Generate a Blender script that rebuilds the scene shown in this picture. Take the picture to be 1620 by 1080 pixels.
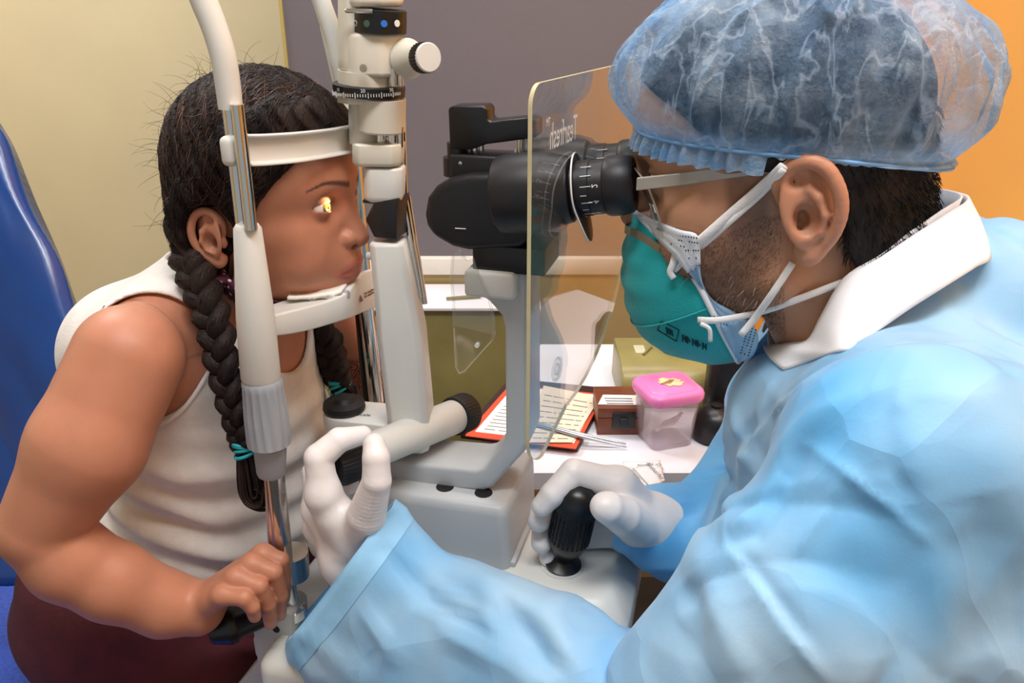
import bpy, bmesh, math, random
import numpy as np
from mathutils import Vector, Matrix, noise as mnoise
from mathutils.bvhtree import BVHTree

scene = bpy.context.scene
for o in list(bpy.data.objects):
    bpy.data.objects.remove(o)
C = scene.collection
random.seed(7)
PI = math.pi

# ------------------------------------------------------------------ camera
F_PX, PITCH, HC = 1300.0, math.radians(23.0), 1.35
cd = bpy.data.cameras.new('camera')
cd.sensor_width = 36.0
cd.lens = 36.0 * F_PX / 1620.0
cd.clip_start = 0.02
cam = bpy.data.objects.new('camera', cd)
cam.location = (0, 0, HC)
cam.rotation_euler = (math.radians(90) - PITCH, 0, 0)
C.objects.link(cam)
scene.camera = cam

# ------------------------------------------------------------------ light
vs = scene.view_settings
vs.view_transform = 'Standard'
vs.look = 'None'
vs.gamma = 1.0
vs.use_curve_mapping = False
vs.exposure = 0.42
world = bpy.data.worlds.new('world')
scene.world = world
world.use_nodes = True
world.node_tree.nodes['Background'].inputs[0].default_value = (0.92, 0.96, 1.0, 1)
world.node_tree.nodes['Background'].inputs[1].default_value = 0.32
LIGHTS = [  # ceiling panels: x, y, sx, sy, watts
    ((0.05, 0.12), (1.0, 0.3), 17.0),
    ((0.75, 0.35), (0.3, 0.9), 9.0),
    ((0.1, 1.35), (0.9, 0.3), 7.0),
    ((-1.1, 1.55), (0.5, 0.5), 19.0),  # extra panel, added only to brighten the cream wall
]
CEIL = 2.55
for i, ((x, y), (sx, sy), w) in enumerate(LIGHTS):
    ld = bpy.data.lights.new('ceiling_lamp', 'AREA')
    ld.shape = 'RECTANGLE'
    ld.size, ld.size_y, ld.energy = sx, sy, w
    ld.color = (0.975, 0.985, 1.0)
    lo = bpy.data.objects.new('ceiling_lamp', ld)
    lo.location = (x, y, CEIL - 0.035)
    C.objects.link(lo)

# ------------------------------------------------------------------ frames
# instrument frame: u = patient -> examiner, v = away from the viewer, z = up
TH = math.radians(15.0)
OX, OY = -0.211, 0.735
CT, ST = math.cos(TH), math.sin(TH)
CP, SP = math.cos(PITCH), math.sin(PITCH)
FRAME = Matrix(((CT, ST, 0, OX), (-ST, CT, 0, OY), (0, 0, 1, 0), (0, 0, 0, 1)))
NF = np.array(FRAME)

def depth(px, py, v):
    a = (px - 810) / F_PX; b = (540 - py) / F_PX
    c = CP + b * SP
    return (v + OX * ST + OY * CT) / (a * ST + c * CT)

def L(px, py, v=0.0):
    """photo pixel -> point of the instrument frame on the plane at offset v"""
    a = (px - 810) / F_PX; b = (540 - py) / F_PX
    t = depth(px, py, v); c = CP + b * SP
    X, Y = t * a - OX, t * c - OY
    return Vector((X * CT - Y * ST, v, HC + t * (-SP + b * CP)))

def Z(px, py, z):
    """photo pixel -> world point on the horizontal plane z"""
    a = (px - 810) / F_PX; b = (540 - py) / F_PX
    t = (z - HC) / (-SP + b * CP)
    return Vector((t * a, t * (CP + b * SP), z))

def Yp(px, py, y):
    """photo pixel -> world point on the upright plane at distance y"""
    a = (px - 810) / F_PX; b = (540 - py) / F_PX
    t = y / (CP + b * SP)
    return Vector((t * a, y, HC + t * (-SP + b * CP)))

def S(px, py, v, rpx):
    return (L(px, py, v), rpx * depth(px, py, v) / F_PX)

def proj(p):
    """instrument frame -> pixel"""
    w = FRAME @ Vector(p)
    d = w.y * CP - (w.z - HC) * SP
    upc = w.y * SP + (w.z - HC) * CP
    return (810 + F_PX * w.x / d, 540 - F_PX * upc / d)

# ------------------------------------------------------------------ materials
def lin(c):
    return tuple(((x / 255) / 12.92 if x / 255 <= 0.04045 else ((x / 255 + 0.055) / 1.055) ** 2.4) for x in c) + (1.0,)

class NT:
    def __init__(self, name):
        self.m = bpy.data.materials.new(name)
        self.m.use_nodes = True
        self.t = self.m.node_tree
        self.t.nodes.clear()
        self.out = self.t.nodes.new('ShaderNodeOutputMaterial')
    def n(self, typ, **kw):
        nd = self.t.nodes.new('ShaderNode' + typ)
        for k, v in kw.items():
            if k in ('operation', 'blend_type', 'data_type', 'attribute_name', 'interpolation', 'distribution', 'wave_type', 'bands_direction', 'feature', 'noise_dimensions', 'musgrave_type', 'interpolation_type', 'vector_type', 'attribute_type', 'rings_direction', 'wave_profile', 'subsurface_method'):
                setattr(nd, k, v)
            else:
                nd.inputs[k].default_value = v
        return nd
    def l(self, a, b):
        self.t.links.new(a, b)

def tex_coord(t):
    return t.n('TexCoord').outputs['Object']

def mat(name, col, rough=0.5, metal=0.0, var=0.06, vscale=30.0, bump=0.0, bscale=200.0, spec=0.5, coat=0.0, sheen=0.0, attr=False, sss=0.0, transl=0.0, stretch=None, dark=None, sssrad=(1.0, 0.35, 0.2), coat_rough=0.1, sss_scale=0.008):
    """procedural principled material: colour with soft noise variation, optional fine relief"""
    t = NT(name)
    b = t.n('BsdfPrincipled', Roughness=rough, Metallic=metal)
    b.inputs['Specular IOR Level'].default_value = spec
    b.inputs['Coat Weight'].default_value = coat
    b.inputs['Coat Roughness'].default_value = coat_rough
    b.inputs['Sheen Weight'].default_value = sheen
    co = tex_coord(t)
    if stretch:
        mp = t.n('Mapping'); mp.inputs['Scale'].default_value = stretch
        t.l(co, mp.inputs[0]); co = mp.outputs[0]
    nz = t.n('TexNoise', Scale=vscale, Detail=4.0)
    t.l(co, nz.inputs['Vector'])
    cl = lin(col); dk = lin(dark) if dark else tuple(c * (1 - 2.2 * var) for c in cl[:3]) + (1,)
    lt = tuple(min(1, c * (1 + 2.0 * var)) for c in cl[:3]) + (1,)
    r = t.n('ValToRGB')
    r.color_ramp.elements[0].position = 0.3; r.color_ramp.elements[0].color = dk
    r.color_ramp.elements[1].position = 0.7; r.color_ramp.elements[1].color = lt
    t.l(nz.outputs['Fac'], r.inputs['Fac'])
    colout = r.outputs['Color']
    if attr:
        at = t.n('Attribute', attribute_name='Col')
        mx = t.n('Mix', data_type='RGBA', blend_type='MULTIPLY'); mx.inputs['Factor'].default_value = 1.0
        t.l(r.outputs['Color'], mx.inputs['A']); t.l(at.outputs['Color'], mx.inputs['B'])
        colout = mx.outputs['Result']
    t.l(colout, b.inputs['Base Color'])
    if sss:
        b.inputs['Subsurface Weight'].default_value = sss
        b.inputs['Subsurface Radius'].default_value = sssrad
        b.inputs['Subsurface Scale'].default_value = sss_scale
    if bump:
        n2 = t.n('TexNoise', Scale=bscale, Detail=3.0); t.l(co, n2.inputs['Vector'])
        bp = t.n('Bump', Strength=bump, Distance=0.002)
        t.l(n2.outputs['Fac'], bp.inputs['Height']); t.l(bp.outputs['Normal'], b.inputs['Normal'])
    sh = b.outputs[0]
    if transl:
        tr = t.n('BsdfTranslucent'); t.l(colout, tr.inputs['Color'])
        ms = t.n('MixShader'); ms.inputs[0].default_value = transl
        t.l(sh, ms.inputs[1]); t.l(tr.outputs[0], ms.inputs[2]); sh = ms.outputs[0]
    t.l(sh, t.out.inputs['Surface'])
    return t.m

def glass(name, tint=(1, 1, 1), ior=1.5, rough=0.0, haze=0.0, hazecol=(0.9, 0.9, 0.9), gain=1.0):
    """thin clear sheet: transparent with fresnel reflection and an optional milky part"""
    t = NT(name)
    tr = t.n('BsdfTransparent'); tr.inputs[0].default_value = tint + (1,)
    gl = t.n('BsdfGlossy', Roughness=rough)
    lw = t.n('LayerWeight', Blend=0.5)
    r0 = ((ior - 1) / (ior + 1)) ** 2
    pw = t.n('Math', operation='POWER'); pw.inputs[1].default_value = 5.0; t.l(lw.outputs['Facing'], pw.inputs[0])
    fr = t.n('Math', operation='MULTIPLY_ADD'); fr.inputs[1].default_value = 1 - r0; fr.inputs[2].default_value = r0; t.l(pw.outputs[0], fr.inputs[0])
    nz = t.n('TexNoise', Scale=6.0, Detail=2.0); t.l(tex_coord(t), nz.inputs['Vector'])
    ma = t.n('Math', operation='MULTIPLY_ADD'); ma.inputs[1].default_value = 0.03; ma.inputs[2].default_value = haze
    t.l(nz.outputs['Fac'], ma.inputs[0])
    df = t.n('BsdfDiffuse'); df.inputs[0].default_value = hazecol + (1,)
    tl = t.n('BsdfTranslucent'); tl.inputs[0].default_value = hazecol + (1,)
    mt = t.n('MixShader'); mt.inputs[0].default_value = 0.5
    t.l(df.outputs[0], mt.inputs[1]); t.l(tl.outputs[0], mt.inputs[2])
    m1 = t.n('MixShader'); t.l(ma.outputs[0], m1.inputs[0]); t.l(tr.outputs[0], m1.inputs[1]); t.l(mt.outputs[0], m1.inputs[2])
    fg = t.n('Math', operation='MULTIPLY'); fg.use_clamp = True; fg.inputs[1].default_value = gain
    t.l(fr.outputs[0], fg.inputs[0])
    m2 = t.n('MixShader'); t.l(fg.outputs[0], m2.inputs[0]); t.l(m1.outputs[0], m2.inputs[1]); t.l(gl.outputs[0], m2.inputs[2])
    t.l(m2.outputs[0], t.out.inputs['Surface'])
    return t.m

M = {}

# ------------------------------------------------------------------ object helpers
def tagp(o, label=None, cat=None, group=None, kind=None):
    if label: o['label'] = label
    if cat: o['category'] = cat
    if group: o['group'] = group
    if kind: o['kind'] = kind
    return o

def thing(name, base, label, cat, group=None, frame=True):
    """Empty at the thing's base; base given in the instrument frame when frame=True"""
    o = bpy.data.objects.new(name, None)
    o.empty_display_size = 0.05
    o.location = (FRAME @ Vector(base)) if frame else Vector(base)
    C.objects.link(o)
    tagp(o, label, cat, group)
    return o

def put(name, me, m, parent=None, frame=True, smooth=True, label=None):
    """link a mesh (coordinates of the instrument frame, or world when frame=False) as one object"""
    if isinstance(me, bmesh.types.BMesh):
        bm = me; me = bpy.data.meshes.new(name); bm.to_mesh(me); bm.free()
    me.name = name
    if frame:
        me.transform(FRAME)
    # origin at the lower middle of the piece
    n = len(me.vertices)
    co = np.empty(n * 3, dtype=np.float32); me.vertices.foreach_get('co', co); co = co.reshape(-1, 3)
    lo, hi = co.min(0), co.max(0)
    org = Vector(((lo[0] + hi[0]) / 2, (lo[1] + hi[1]) / 2, lo[2]))
    me.transform(Matrix.Translation(-org))
    if smooth:
        me.polygons.foreach_set('use_smooth', [True] * len(me.polygons))
    o = bpy.data.objects.new(name, me)
    if isinstance(m, (list, tuple)):
        for k in m: me.materials.append(M[k] if isinstance(k, str) else k)
    else:
        me.materials.append(M[m] if isinstance(m, str) else m)
    C.objects.link(o)
    if parent is not None:
        o.parent = parent
        # location relative to the parent's world position (no rotation or scale is used)
        p = parent; base = Vector((0, 0, 0))
        while p is not None:
            base += p.location; p = p.parent
        o.location = org - base
    else:
        o.location = org
    if label: o['label'] = label
    return o

def sharp(o, ang=35):
    """keep hard edges on a smooth shaded mesh"""
    me = o.data
    bm = bmesh.new(); bm.from_mesh(me)
    lim = math.radians(ang)
    for e in bm.edges:
        if len(e.link_faces) == 2 and e.calc_face_angle(0) > lim:
            e.smooth = False
    bm.to_mesh(me); bm.free()
    return o

def bevel(bm, w, seg=2, ang=30):
    if w <= 0: return bm
    bmesh.ops.remove_doubles(bm, verts=bm.verts[:], dist=1e-6)
    bmesh.ops.recalc_face_normals(bm, faces=bm.faces[:])
    ed = [e for e in bm.edges if len(e.link_faces) == 2 and e.calc_face_angle(0) > math.radians(ang)]
    bmesh.ops.bevel(bm, geom=ed, offset=w, segments=seg, profile=0.5, affect='EDGES', clamp_overlap=True)
    return bm

def add_loft(bm, rings, cap=True, closed=True):
    """skin a list of equally long vertex rings"""
    vr = [[bm.verts.new(p) for p in r] for r in rings]
    n = len(vr[0])
    for a, b in zip(vr, vr[1:]):
        for i in range(n if closed else n - 1):
            j = (i + 1) % n
            bm.faces.new((a[i], a[j], b[j], b[i]))
    if cap and closed:
        bm.faces.new(vr[0][::-1]); bm.faces.new(vr[-1])
    return bm

def frame_of(d, ref=None):
    d = Vector(d).normalized()
    r = Vector(ref) if ref is not None else Vector((0, 0, 1))
    if abs(d.dot(r.normalized())) > 0.98: r = Vector((0, 1, 0))
    x = r.cross(d).normalized(); y = d.cross(x)
    return x, y, d

def add_tube(bm, pts, rad, seg=16, cap=True, flat=1.0, ref=None):
    """tube along points with a radius per point"""
    pts = [Vector(p) for p in pts]
    if not isinstance(rad, (list, tuple)): rad = [rad] * len(pts)
    rings = []
    px = None
    for i, p in enumerate(pts):
        d = (pts[min(i + 1, len(pts) - 1)] - pts[max(i - 1, 0)]).normalized()
        if px is None:
            x, y, _ = frame_of(d, ref)
        else:
            x = (px - d * px.dot(d)).normalized(); y = d.cross(x)
        px = x
        rings.append([p + (x * math.cos(a) + y * math.sin(a) * flat) * rad[i] for a in [2 * PI * k / seg for k in range(seg)]])
    return add_loft(bm, rings, cap)

def spline(pts, n=8, closed=False):
    """Catmull-Rom through the points"""
    P = [Vector(p) for p in pts]; out = []
    m = len(P)
    rng = range(m) if closed else range(m - 1)
    for i in rng:
        p0 = P[(i - 1) % m] if closed or i > 0 else P[0] * 2 - P[1]
        p1, p2 = P[i], P[(i + 1) % m]
        p3 = P[(i + 2) % m] if closed or i + 2 < m else P[-1] * 2 - P[-2]
        for k in range(n):
            t = k / n
            out.append(0.5 * ((2 * p1) + (p2 - p0) * t + (2 * p0 - 5 * p1 + 4 * p2 - p3) * t * t + (3 * p1 - p0 - 3 * p2 + p3) * t ** 3))
    if not closed: out.append(P[-1])
    return out

def lerps(vals, n):
    """resample scalar list to match spline(pts, n)"""
    out = []
    for i in range(len(vals) - 1):
        for k in range(n):
            t = k / n; t = t * t * (3 - 2 * t)
            out.append(vals[i] * (1 - t) + vals[i + 1] * t)
    out.append(vals[-1]); return out

def add_lathe(bm, org, axis, prof, seg=32, ref=None, cap=True):
    """prof: list of (distance along the axis, radius)"""
    org = Vector(org); x, y, d = frame_of(axis, ref)
    rings = [[org + d * s + (x * math.cos(a) + y * math.sin(a)) * max(r, 1e-5) for a in [2 * PI * k / seg for k in range(seg)]] for s, r in prof]
    return add_loft(bm, rings, cap)

def add_box(bm, c, size, rot=None):
    c = Vector(c); h = Vector(size) / 2
    vs_ = []
    for dx in (-1, 1):
        for dy in (-1, 1):
            for dz in (-1, 1):
                p = Vector((dx * h.x, dy * h.y, dz * h.z))
                if rot is not None: p = rot @ p
                vs_.append(bm.verts.new(c + p))
    for f in ((0, 1, 3, 2), (4, 6, 7, 5), (0, 4, 5, 1), (2, 3, 7, 6), (0, 2, 6, 4), (1, 5, 7, 3)):
        bm.faces.new([vs_[i] for i in f])
    return bm

def rbox(c, size, bev, rot=None, seg=3):
    bm = bmesh.new(); add_box(bm, c, size, rot); return bevel(bm, bev, seg)

def prism(poly, v0, v1, bev=0.0, seg=2):
    """polygon of (u, z) points extruded from v0 to v1"""
    bm = bmesh.new()
    add_loft(bm, [[Vector((p[0], v0, p[1])) for p in poly], [Vector((p[0], v1, p[1])) for p in poly]])
    return bevel(bm, bev, seg)

def pprism(pix, vref, v0, v1, bev=0.0, seg=2):
    """outline read off the photo on plane vref, extruded between two offsets"""
    q = [L(x, y, vref) for x, y in pix]
    return prism([(p.x, p.z) for p in q], v0, v1, bev, seg)

def lathe_o(name, org, axis, prof, m, parent, seg=32, ang=35, **kw):
    bm = bmesh.new(); add_lathe(bm, org, axis, prof, seg)
    bmesh.ops.recalc_face_normals(bm, faces=bm.faces[:])
    return sharp(put(name, bm, m, parent, **kw), ang)

def tube_o(name, pts, rad, m, parent, seg=16, **kw):
    bm = bmesh.new(); add_tube(bm, pts, rad, seg)
    bmesh.ops.recalc_face_normals(bm, faces=bm.faces[:])
    return sharp(put(name, bm, m, parent, **kw), 50)

def RZ(a): return Matrix.Rotation(math.radians(a), 3, 'Z')
def RY(a): return Matrix.Rotation(math.radians(a), 3, 'Y')
def RX(a): return Matrix.Rotation(math.radians(a), 3, 'X')

def text_bm(body, size, depth_=0.0, align='CENTER'):
    """letters as a mesh in the xy plane"""
    cu = bpy.data.curves.new('lettering', 'FONT')
    cu.body = body; cu.size = size; cu.align_x = align; cu.align_y = 'CENTER'; cu.extrude = depth_; cu.resolution_u = 3
    ob = bpy.data.objects.new('lettering', cu); C.objects.link(ob)
    dg = bpy.context.evaluated_depsgraph_get()
    me = bpy.data.meshes.new_from_object(ob.evaluated_get(dg))
    C.objects.unlink(ob); bpy.data.objects.remove(ob); bpy.data.curves.remove(cu)
    return me

# ------------------------------------------------------------------ implicit surfaces
def smin(a, b, k):
    h = np.clip(0.5 + 0.5 * (b - a) / k, 0, 1)
    return b + (a - b) * h - k * h * (1 - h)
def smax(a, b, k):
    return -smin(-a, -b, k)
def V3(p): return np.array((p[0], p[1], p[2]), dtype=np.float32)
def s_cone(P, a, b, ra, rb):
    a = V3(a); b = V3(b); ab = b - a
    h = np.clip(((P - a) @ ab) / max(float(ab @ ab), 1e-12), 0, 1)
    return np.linalg.norm(P - a - h[:, None] * ab, axis=1) - (ra + (rb - ra) * h)
def s_ell(P, c, r, R=None):
    q = P - V3(c)
    if R is not None: q = q @ np.array(R, dtype=np.float32)
    r = np.array(r, dtype=np.float32)
    k0 = np.linalg.norm(q / r, axis=1); k1 = np.linalg.norm(q / (r * r), axis=1)
    return k0 * (k0 - 1) / np.maximum(k1, 1e-9)
def s_chain(P, pts, k=0.01):
    """pts: list of (pos, radius)"""
    d = None
    for (a, ra), (b, rb) in zip(pts, pts[1:]):
        e = s_cone(P, a, b, ra, rb)
        d = e if d is None else smin(d, e, k)
    return d
def vnoise(P, scale, seed=0):
    """cheap smooth pseudo-noise in about [-1, 1]"""
    r = np.random.RandomState(seed); out = np.zeros(len(P), dtype=np.float32)
    for i in range(6):
        d = r.normal(size=3); d /= np.linalg.norm(d)
        d2 = r.normal(size=3)
        ph = r.uniform(0, 6.28, 2)
        s = scale * (0.7 + 0.25 * i)
        out += np.sin(P @ (d * s).astype(np.float32) + ph[0] + 1.3 * np.sin(P @ (d2 * s * 0.45).astype(np.float32) + ph[1])) / (1 + 0.35 * i)
    return out / 3.2

def sdf_mesh(name, f, lo, hi, h, newton=2, smooth_it=0):
    """polygonise f(P)=0 (surface nets on a sparse grid); returns (mesh, verts array)"""
    B = 6
    lo = np.array(lo, dtype=np.float32); hi = np.array(hi, dtype=np.float32)
    nb = np.maximum(np.ceil((hi - lo) / (h * B)).astype(int), 1)
    g = [lo[i] + h * B * (np.arange(nb[i]) + 0.5) - h * 0.5 for i in range(3)]
    G = np.stack(np.meshgrid(*g, indexing='ij'), -1).reshape(-1, 3).astype(np.float32)
    cf = np.concatenate([f(G[i:i + 200000]) for i in range(0, len(G), 200000)]).reshape(nb)
    D = np.repeat(np.repeat(np.repeat(cf, B, 0), B, 1), B, 2).astype(np.float32)
    act = np.argwhere(np.abs(cf) < h * B * 1.35)
    off = np.stack(np.meshgrid(*[np.arange(B)] * 3, indexing='ij'), -1).reshape(-1, 3)
    ch = 1200
    for i in range(0, len(act), ch):
        a = act[i:i + ch]
        idx = (a[:, None, :] * B + off[None]).reshape(-1, 3)
        D[idx[:, 0], idx[:, 1], idx[:, 2]] = f(lo + idx.astype(np.float32) * h)
    inside = D < 0
    nx, ny, nz = D.shape
    cnt = np.zeros((nx - 1, ny - 1, nz - 1), dtype=np.int8)
    for dx in (0, 1):
        for dy in (0, 1):
            for dz in (0, 1):
                cnt += inside[dx:nx - 1 + dx, dy:ny - 1 + dy, dz:nz - 1 + dz]
    cells = np.argwhere((cnt > 0) & (cnt < 8))
    vid = -np.ones(cnt.shape, dtype=np.int32)
    vid[cells[:, 0], cells[:, 1], cells[:, 2]] = np.arange(len(cells))
    acc = np.zeros((len(cells), 3), dtype=np.float32); num = np.zeros(len(cells), dtype=np.float32)
    cor = [(0, 0, 0), (1, 0, 0), (0, 1, 0), (1, 1, 0), (0, 0, 1), (1, 0, 1), (0, 1, 1), (1, 1, 1)]
    vals = [D[cells[:, 0] + c[0], cells[:, 1] + c[1], cells[:, 2] + c[2]] for c in cor]
    for i in range(8):
        for ax in range(3):
            j = i | (1 << ax)
            if j == i: continue
            va, vb = vals[i], vals[j]
            m = (va < 0) != (vb < 0)
            t = np.where(m, va / np.where(m, va - vb, 1), 0)
            p = np.array(cor[i], dtype=np.float32)[None].repeat(len(cells), 0)
            p[:, ax] += t
            acc += p * m[:, None]; num += m
    Vv = lo + h * (cells + acc / np.maximum(num, 1)[:, None])
    Vv = Vv.astype(np.float32)
    quads = []
    for ax in range(3):
        s0 = [slice(None)] * 3; s1 = [slice(None)] * 3
        s0[ax] = slice(0, -1); s1[ax] = slice(1, None)
        A = inside[tuple(s0)]; Bq = inside[tuple(s1)]
        e = np.argwhere(A != Bq)
        b1, b2 = [(1, 2), (2, 0), (0, 1)][ax]
        ok = (e[:, b1] > 0) & (e[:, b2] > 0) & (e[:, b1] < D.shape[b1] - 1) & (e[:, b2] < D.shape[b2] - 1)
        e = e[ok]
        fl = A[e[:, 0], e[:, 1], e[:, 2]]
        q = []
        for o1, o2 in ((-1, -1), (0, -1), (0, 0), (-1, 0)):
            k = e.copy(); k[:, b1] += o1; k[:, b2] += o2
            q.append(vid[k[:, 0], k[:, 1], k[:, 2]])
        q = np.stack(q, 1)
        q[~fl] = q[~fl][:, ::-1]
        quads.append(q)
    Q = np.concatenate(quads)
    Q = Q[(Q >= 0).all(1)]
    ee = np.float32(h * 0.3)
    for _ in range(newton):
        fv = f(Vv)
        gr = np.stack([f(Vv + d) - fv for d in np.eye(3, dtype=np.float32) * ee], 1) / ee
        gl = np.maximum((gr * gr).sum(1), 0.15)
        st = np.clip(fv / gl, -h * 0.7, h * 0.7)
        Vv = Vv - gr * st[:, None]
    if smooth_it:
        ed = np.concatenate([Q[:, [0, 1]], Q[:, [1, 2]], Q[:, [2, 3]], Q[:, [3, 0]]])
        for _ in range(smooth_it):
            sm = np.zeros_like(Vv); ct = np.zeros(len(Vv), dtype=np.float32)
            for k in range(3):
                sm[:, k] = np.bincount(ed[:, 0], Vv[ed[:, 1], k], len(Vv)) + np.bincount(ed[:, 1], Vv[ed[:, 0], k], len(Vv))
            ct = np.bincount(ed[:, 0], minlength=len(Vv)) + np.bincount(ed[:, 1], minlength=len(Vv))
            Vv = (0.5 * Vv + 0.5 * sm / np.maximum(ct, 1)[:, None]).astype(np.float32)
    return mesh_np(name, Vv, Q), Vv

def mesh_np(name, Vv, Q):
    me = bpy.data.meshes.new(name)
    me.vertices.add(len(Vv)); me.vertices.foreach_set('co', np.ascontiguousarray(Vv, dtype=np.float32).ravel())
    k = Q.shape[1]
    me.loops.add(len(Q) * k); me.loops.foreach_set('vertex_index', np.ascontiguousarray(Q, dtype=np.int32).ravel())
    me.polygons.add(len(Q))
    me.polygons.foreach_set('loop_start', np.arange(0, len(Q) * k, k, dtype=np.int32))
    me.polygons.foreach_set('loop_total', np.full(len(Q), k, dtype=np.int32))
    me.update(calc_edges=True); me.validate()
    return me

def paint(me, cols):
    """colour attribute 'Col' from an (n,3) array"""
    at = me.color_attributes.new('Col', 'FLOAT_COLOR', 'POINT')
    c = np.ones((len(me.vertices), 4), dtype=np.float32); c[:, :3] = cols
    at.data.foreach_set('color', c.ravel())

def grid_mesh(name, G, thick=0.0, closed_i=False, closed_j=False):
    """quad grid from an array (ni, nj, 3)"""
    G = np.array(G, dtype=np.float32); ni, nj = G.shape[:2]
    ii = np.arange(ni if closed_i else ni - 1); jj = np.arange(nj if closed_j else nj - 1)
    a, b = np.meshgrid(ii, jj, indexing='ij')
    a2, b2 = (a + 1) % ni, (b + 1) % nj
    Q = np.stack([a * nj + b, a2 * nj + b, a2 * nj + b2, a * nj + b2], -1).reshape(-1, 4)
    Vv = G.reshape(-1, 3)
    me = mesh_np(name, Vv, Q)
    if thick:
        bm = bmesh.new(); bm.from_mesh(me)
        bmesh.ops.recalc_face_normals(bm, faces=bm.faces[:])
        bmesh.ops.solidify(bm, geom=bm.faces[:], thickness=thick)
        bm.to_mesh(me); bm.free()
    return me
# ================================================================== materials of the place
M['cream_paint'] = mat('cream_paint', (222, 207, 168), 0.75, var=0.02, vscale=3, bump=0.08, bscale=400)
M['cream_edge'] = mat('cream_edge', (190, 172, 100), 0.75, var=0.03, vscale=6)
M['grey_paint'] = mat('grey_paint', (116, 112, 119), 0.7, var=0.02, vscale=3, bump=0.15, bscale=300)
M['orange_paint'] = mat('orange_paint', (243, 176, 88), 0.65, var=0.02, vscale=3, bump=0.08, bscale=400)
M['khaki_paint'] = mat('khaki_paint', (176, 156, 108), 0.7, var=0.03, vscale=5)
M['trim_white'] = mat('trim_white', (226, 222, 212), 0.5, var=0.02)
M['ceiling_white'] = mat('ceiling_white', (235, 234, 228), 0.9, var=0.015)
M['lamp_diffuser'] = mat('lamp_diffuser', (250, 250, 246), 0.6, var=0.01)
M['lamp_frame'] = mat('lamp_frame', (225, 225, 225), 0.4, var=0.01)
M['floor_tile'] = mat('floor_tile', (70, 66, 64), 0.4, var=0.12, vscale=5)
M['olive'] = mat('olive', (128, 122, 74), 0.45, var=0.08, vscale=9, bump=0.1, bscale=60)
M['olive_light'] = mat('olive_light', (168, 160, 112), 0.45, var=0.05, vscale=12)
M['olive_case'] = mat('olive_case', (150, 140, 84), 0.35, var=0.08, vscale=10)
M['tape'] = mat('tape', (196, 196, 170), 0.5, var=0.03)
M['table_white'] = mat('table_white', (232, 232, 240), 0.35, var=0.015, vscale=8)
M['blue_vinyl'] = mat('blue_vinyl', (14, 62, 132), 0.28, var=0.12, vscale=6, bump=0.35, bscale=14, coat=0.3)
M['blue_cloth'] = mat('blue_cloth', (52, 84, 186), 0.8, var=0.1, vscale=200, bump=0.4, bscale=500)
M['chair_base'] = mat('chair_base', (60, 62, 66), 0.4, metal=0.6)
M['black_leather'] = mat('black_leather', (24, 23, 26), 0.35, var=0.1, bump=0.15, bscale=250)
M['black_plastic'] = mat('black_plastic', (20, 19, 21), 0.4, var=0.1)
M['paper'] = mat('paper', (238, 236, 230), 0.8, var=0.015, vscale=20)
M['paper_beige'] = mat('paper_beige', (226, 212, 188), 0.8, var=0.02, vscale=20)
M['ink_grey'] = mat('ink_grey', (108, 104, 108), 0.8, var=0.05)
M['ink_black'] = mat('ink_black', (28, 27, 30), 0.7, var=0.05)
M['red_edge'] = mat('red_edge', (214, 78, 44), 0.6, var=0.05)
M['board_brown'] = mat('board_brown', (56, 34, 28), 0.45, var=0.1, vscale=40)
M['wood_brown'] = mat('wood_brown', (112, 58, 34), 0.4, var=0.12, vscale=25, stretch=(1, 6, 6), bump=0.1)
M['steel'] = mat('steel', (190, 192, 196), 0.25, metal=1.0, var=0.03)
M['pink_lid'] = mat('pink_lid', (232, 128, 190), 0.35, var=0.03, sss=0.1)
M['sticker'] = mat('sticker', (220, 196, 150), 0.6, var=0.1, vscale=80)
M['sticker_dark'] = mat('sticker_dark', (130, 90, 48), 0.6, var=0.1, vscale=80)
M['tub_clear'] = glass('tub_clear', (0.97, 0.95, 0.97), 1.3, 0.12, 0.20, (0.93, 0.90, 0.93))
M['cotton'] = mat('cotton', (240, 238, 232), 0.9, var=0.03)
M['sachet'] = mat('sachet', (232, 232, 234), 0.45, var=0.02, bump=0.2, bscale=60)

TZ = 0.78          # white side table
IZ = 0.79          # instrument table
WY = 1.68          # dark grey wall

def box_w(name, lo, hi, m, bev=0.0, parent=None, kind=None, seg=2):
    lo, hi = Vector(lo), Vector(hi)
    bm = bmesh.new(); add_box(bm, (lo + hi) / 2, hi - lo); bevel(bm, bev, seg)
    o = sharp(put(name, bm, m, parent, frame=False, smooth=bev > 0))
    if kind: o['kind'] = kind
    return o

gx = Yp(443, 20, WY).x
ox_ = Yp(1468, 20, WY).x
box_w('floor', (-2.2, -1.6, -0.05), (ox_ + 0.1, 2.9, 0.0), 'floor_tile', kind='structure')
box_w('ceiling', (-2.2, -1.6, CEIL), (ox_ + 0.1, 2.9, CEIL + 0.05), 'ceiling_white', kind='structure')
og = Yp(1240, 20, WY).x
box_w('wall_back', (gx, WY, 0.0), (og, WY + 0.12, CEIL), 'grey_paint', kind='structure')
box_w('wall_far', (og, WY, 0.0), (ox_, WY + 0.12, CEIL), 'orange_paint', kind='structure')
box_w('trim_1', (gx, WY - 0.004, 0.0), (gx + 0.006, WY + 0.124, CEIL), 'cream_edge', kind='structure')
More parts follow.
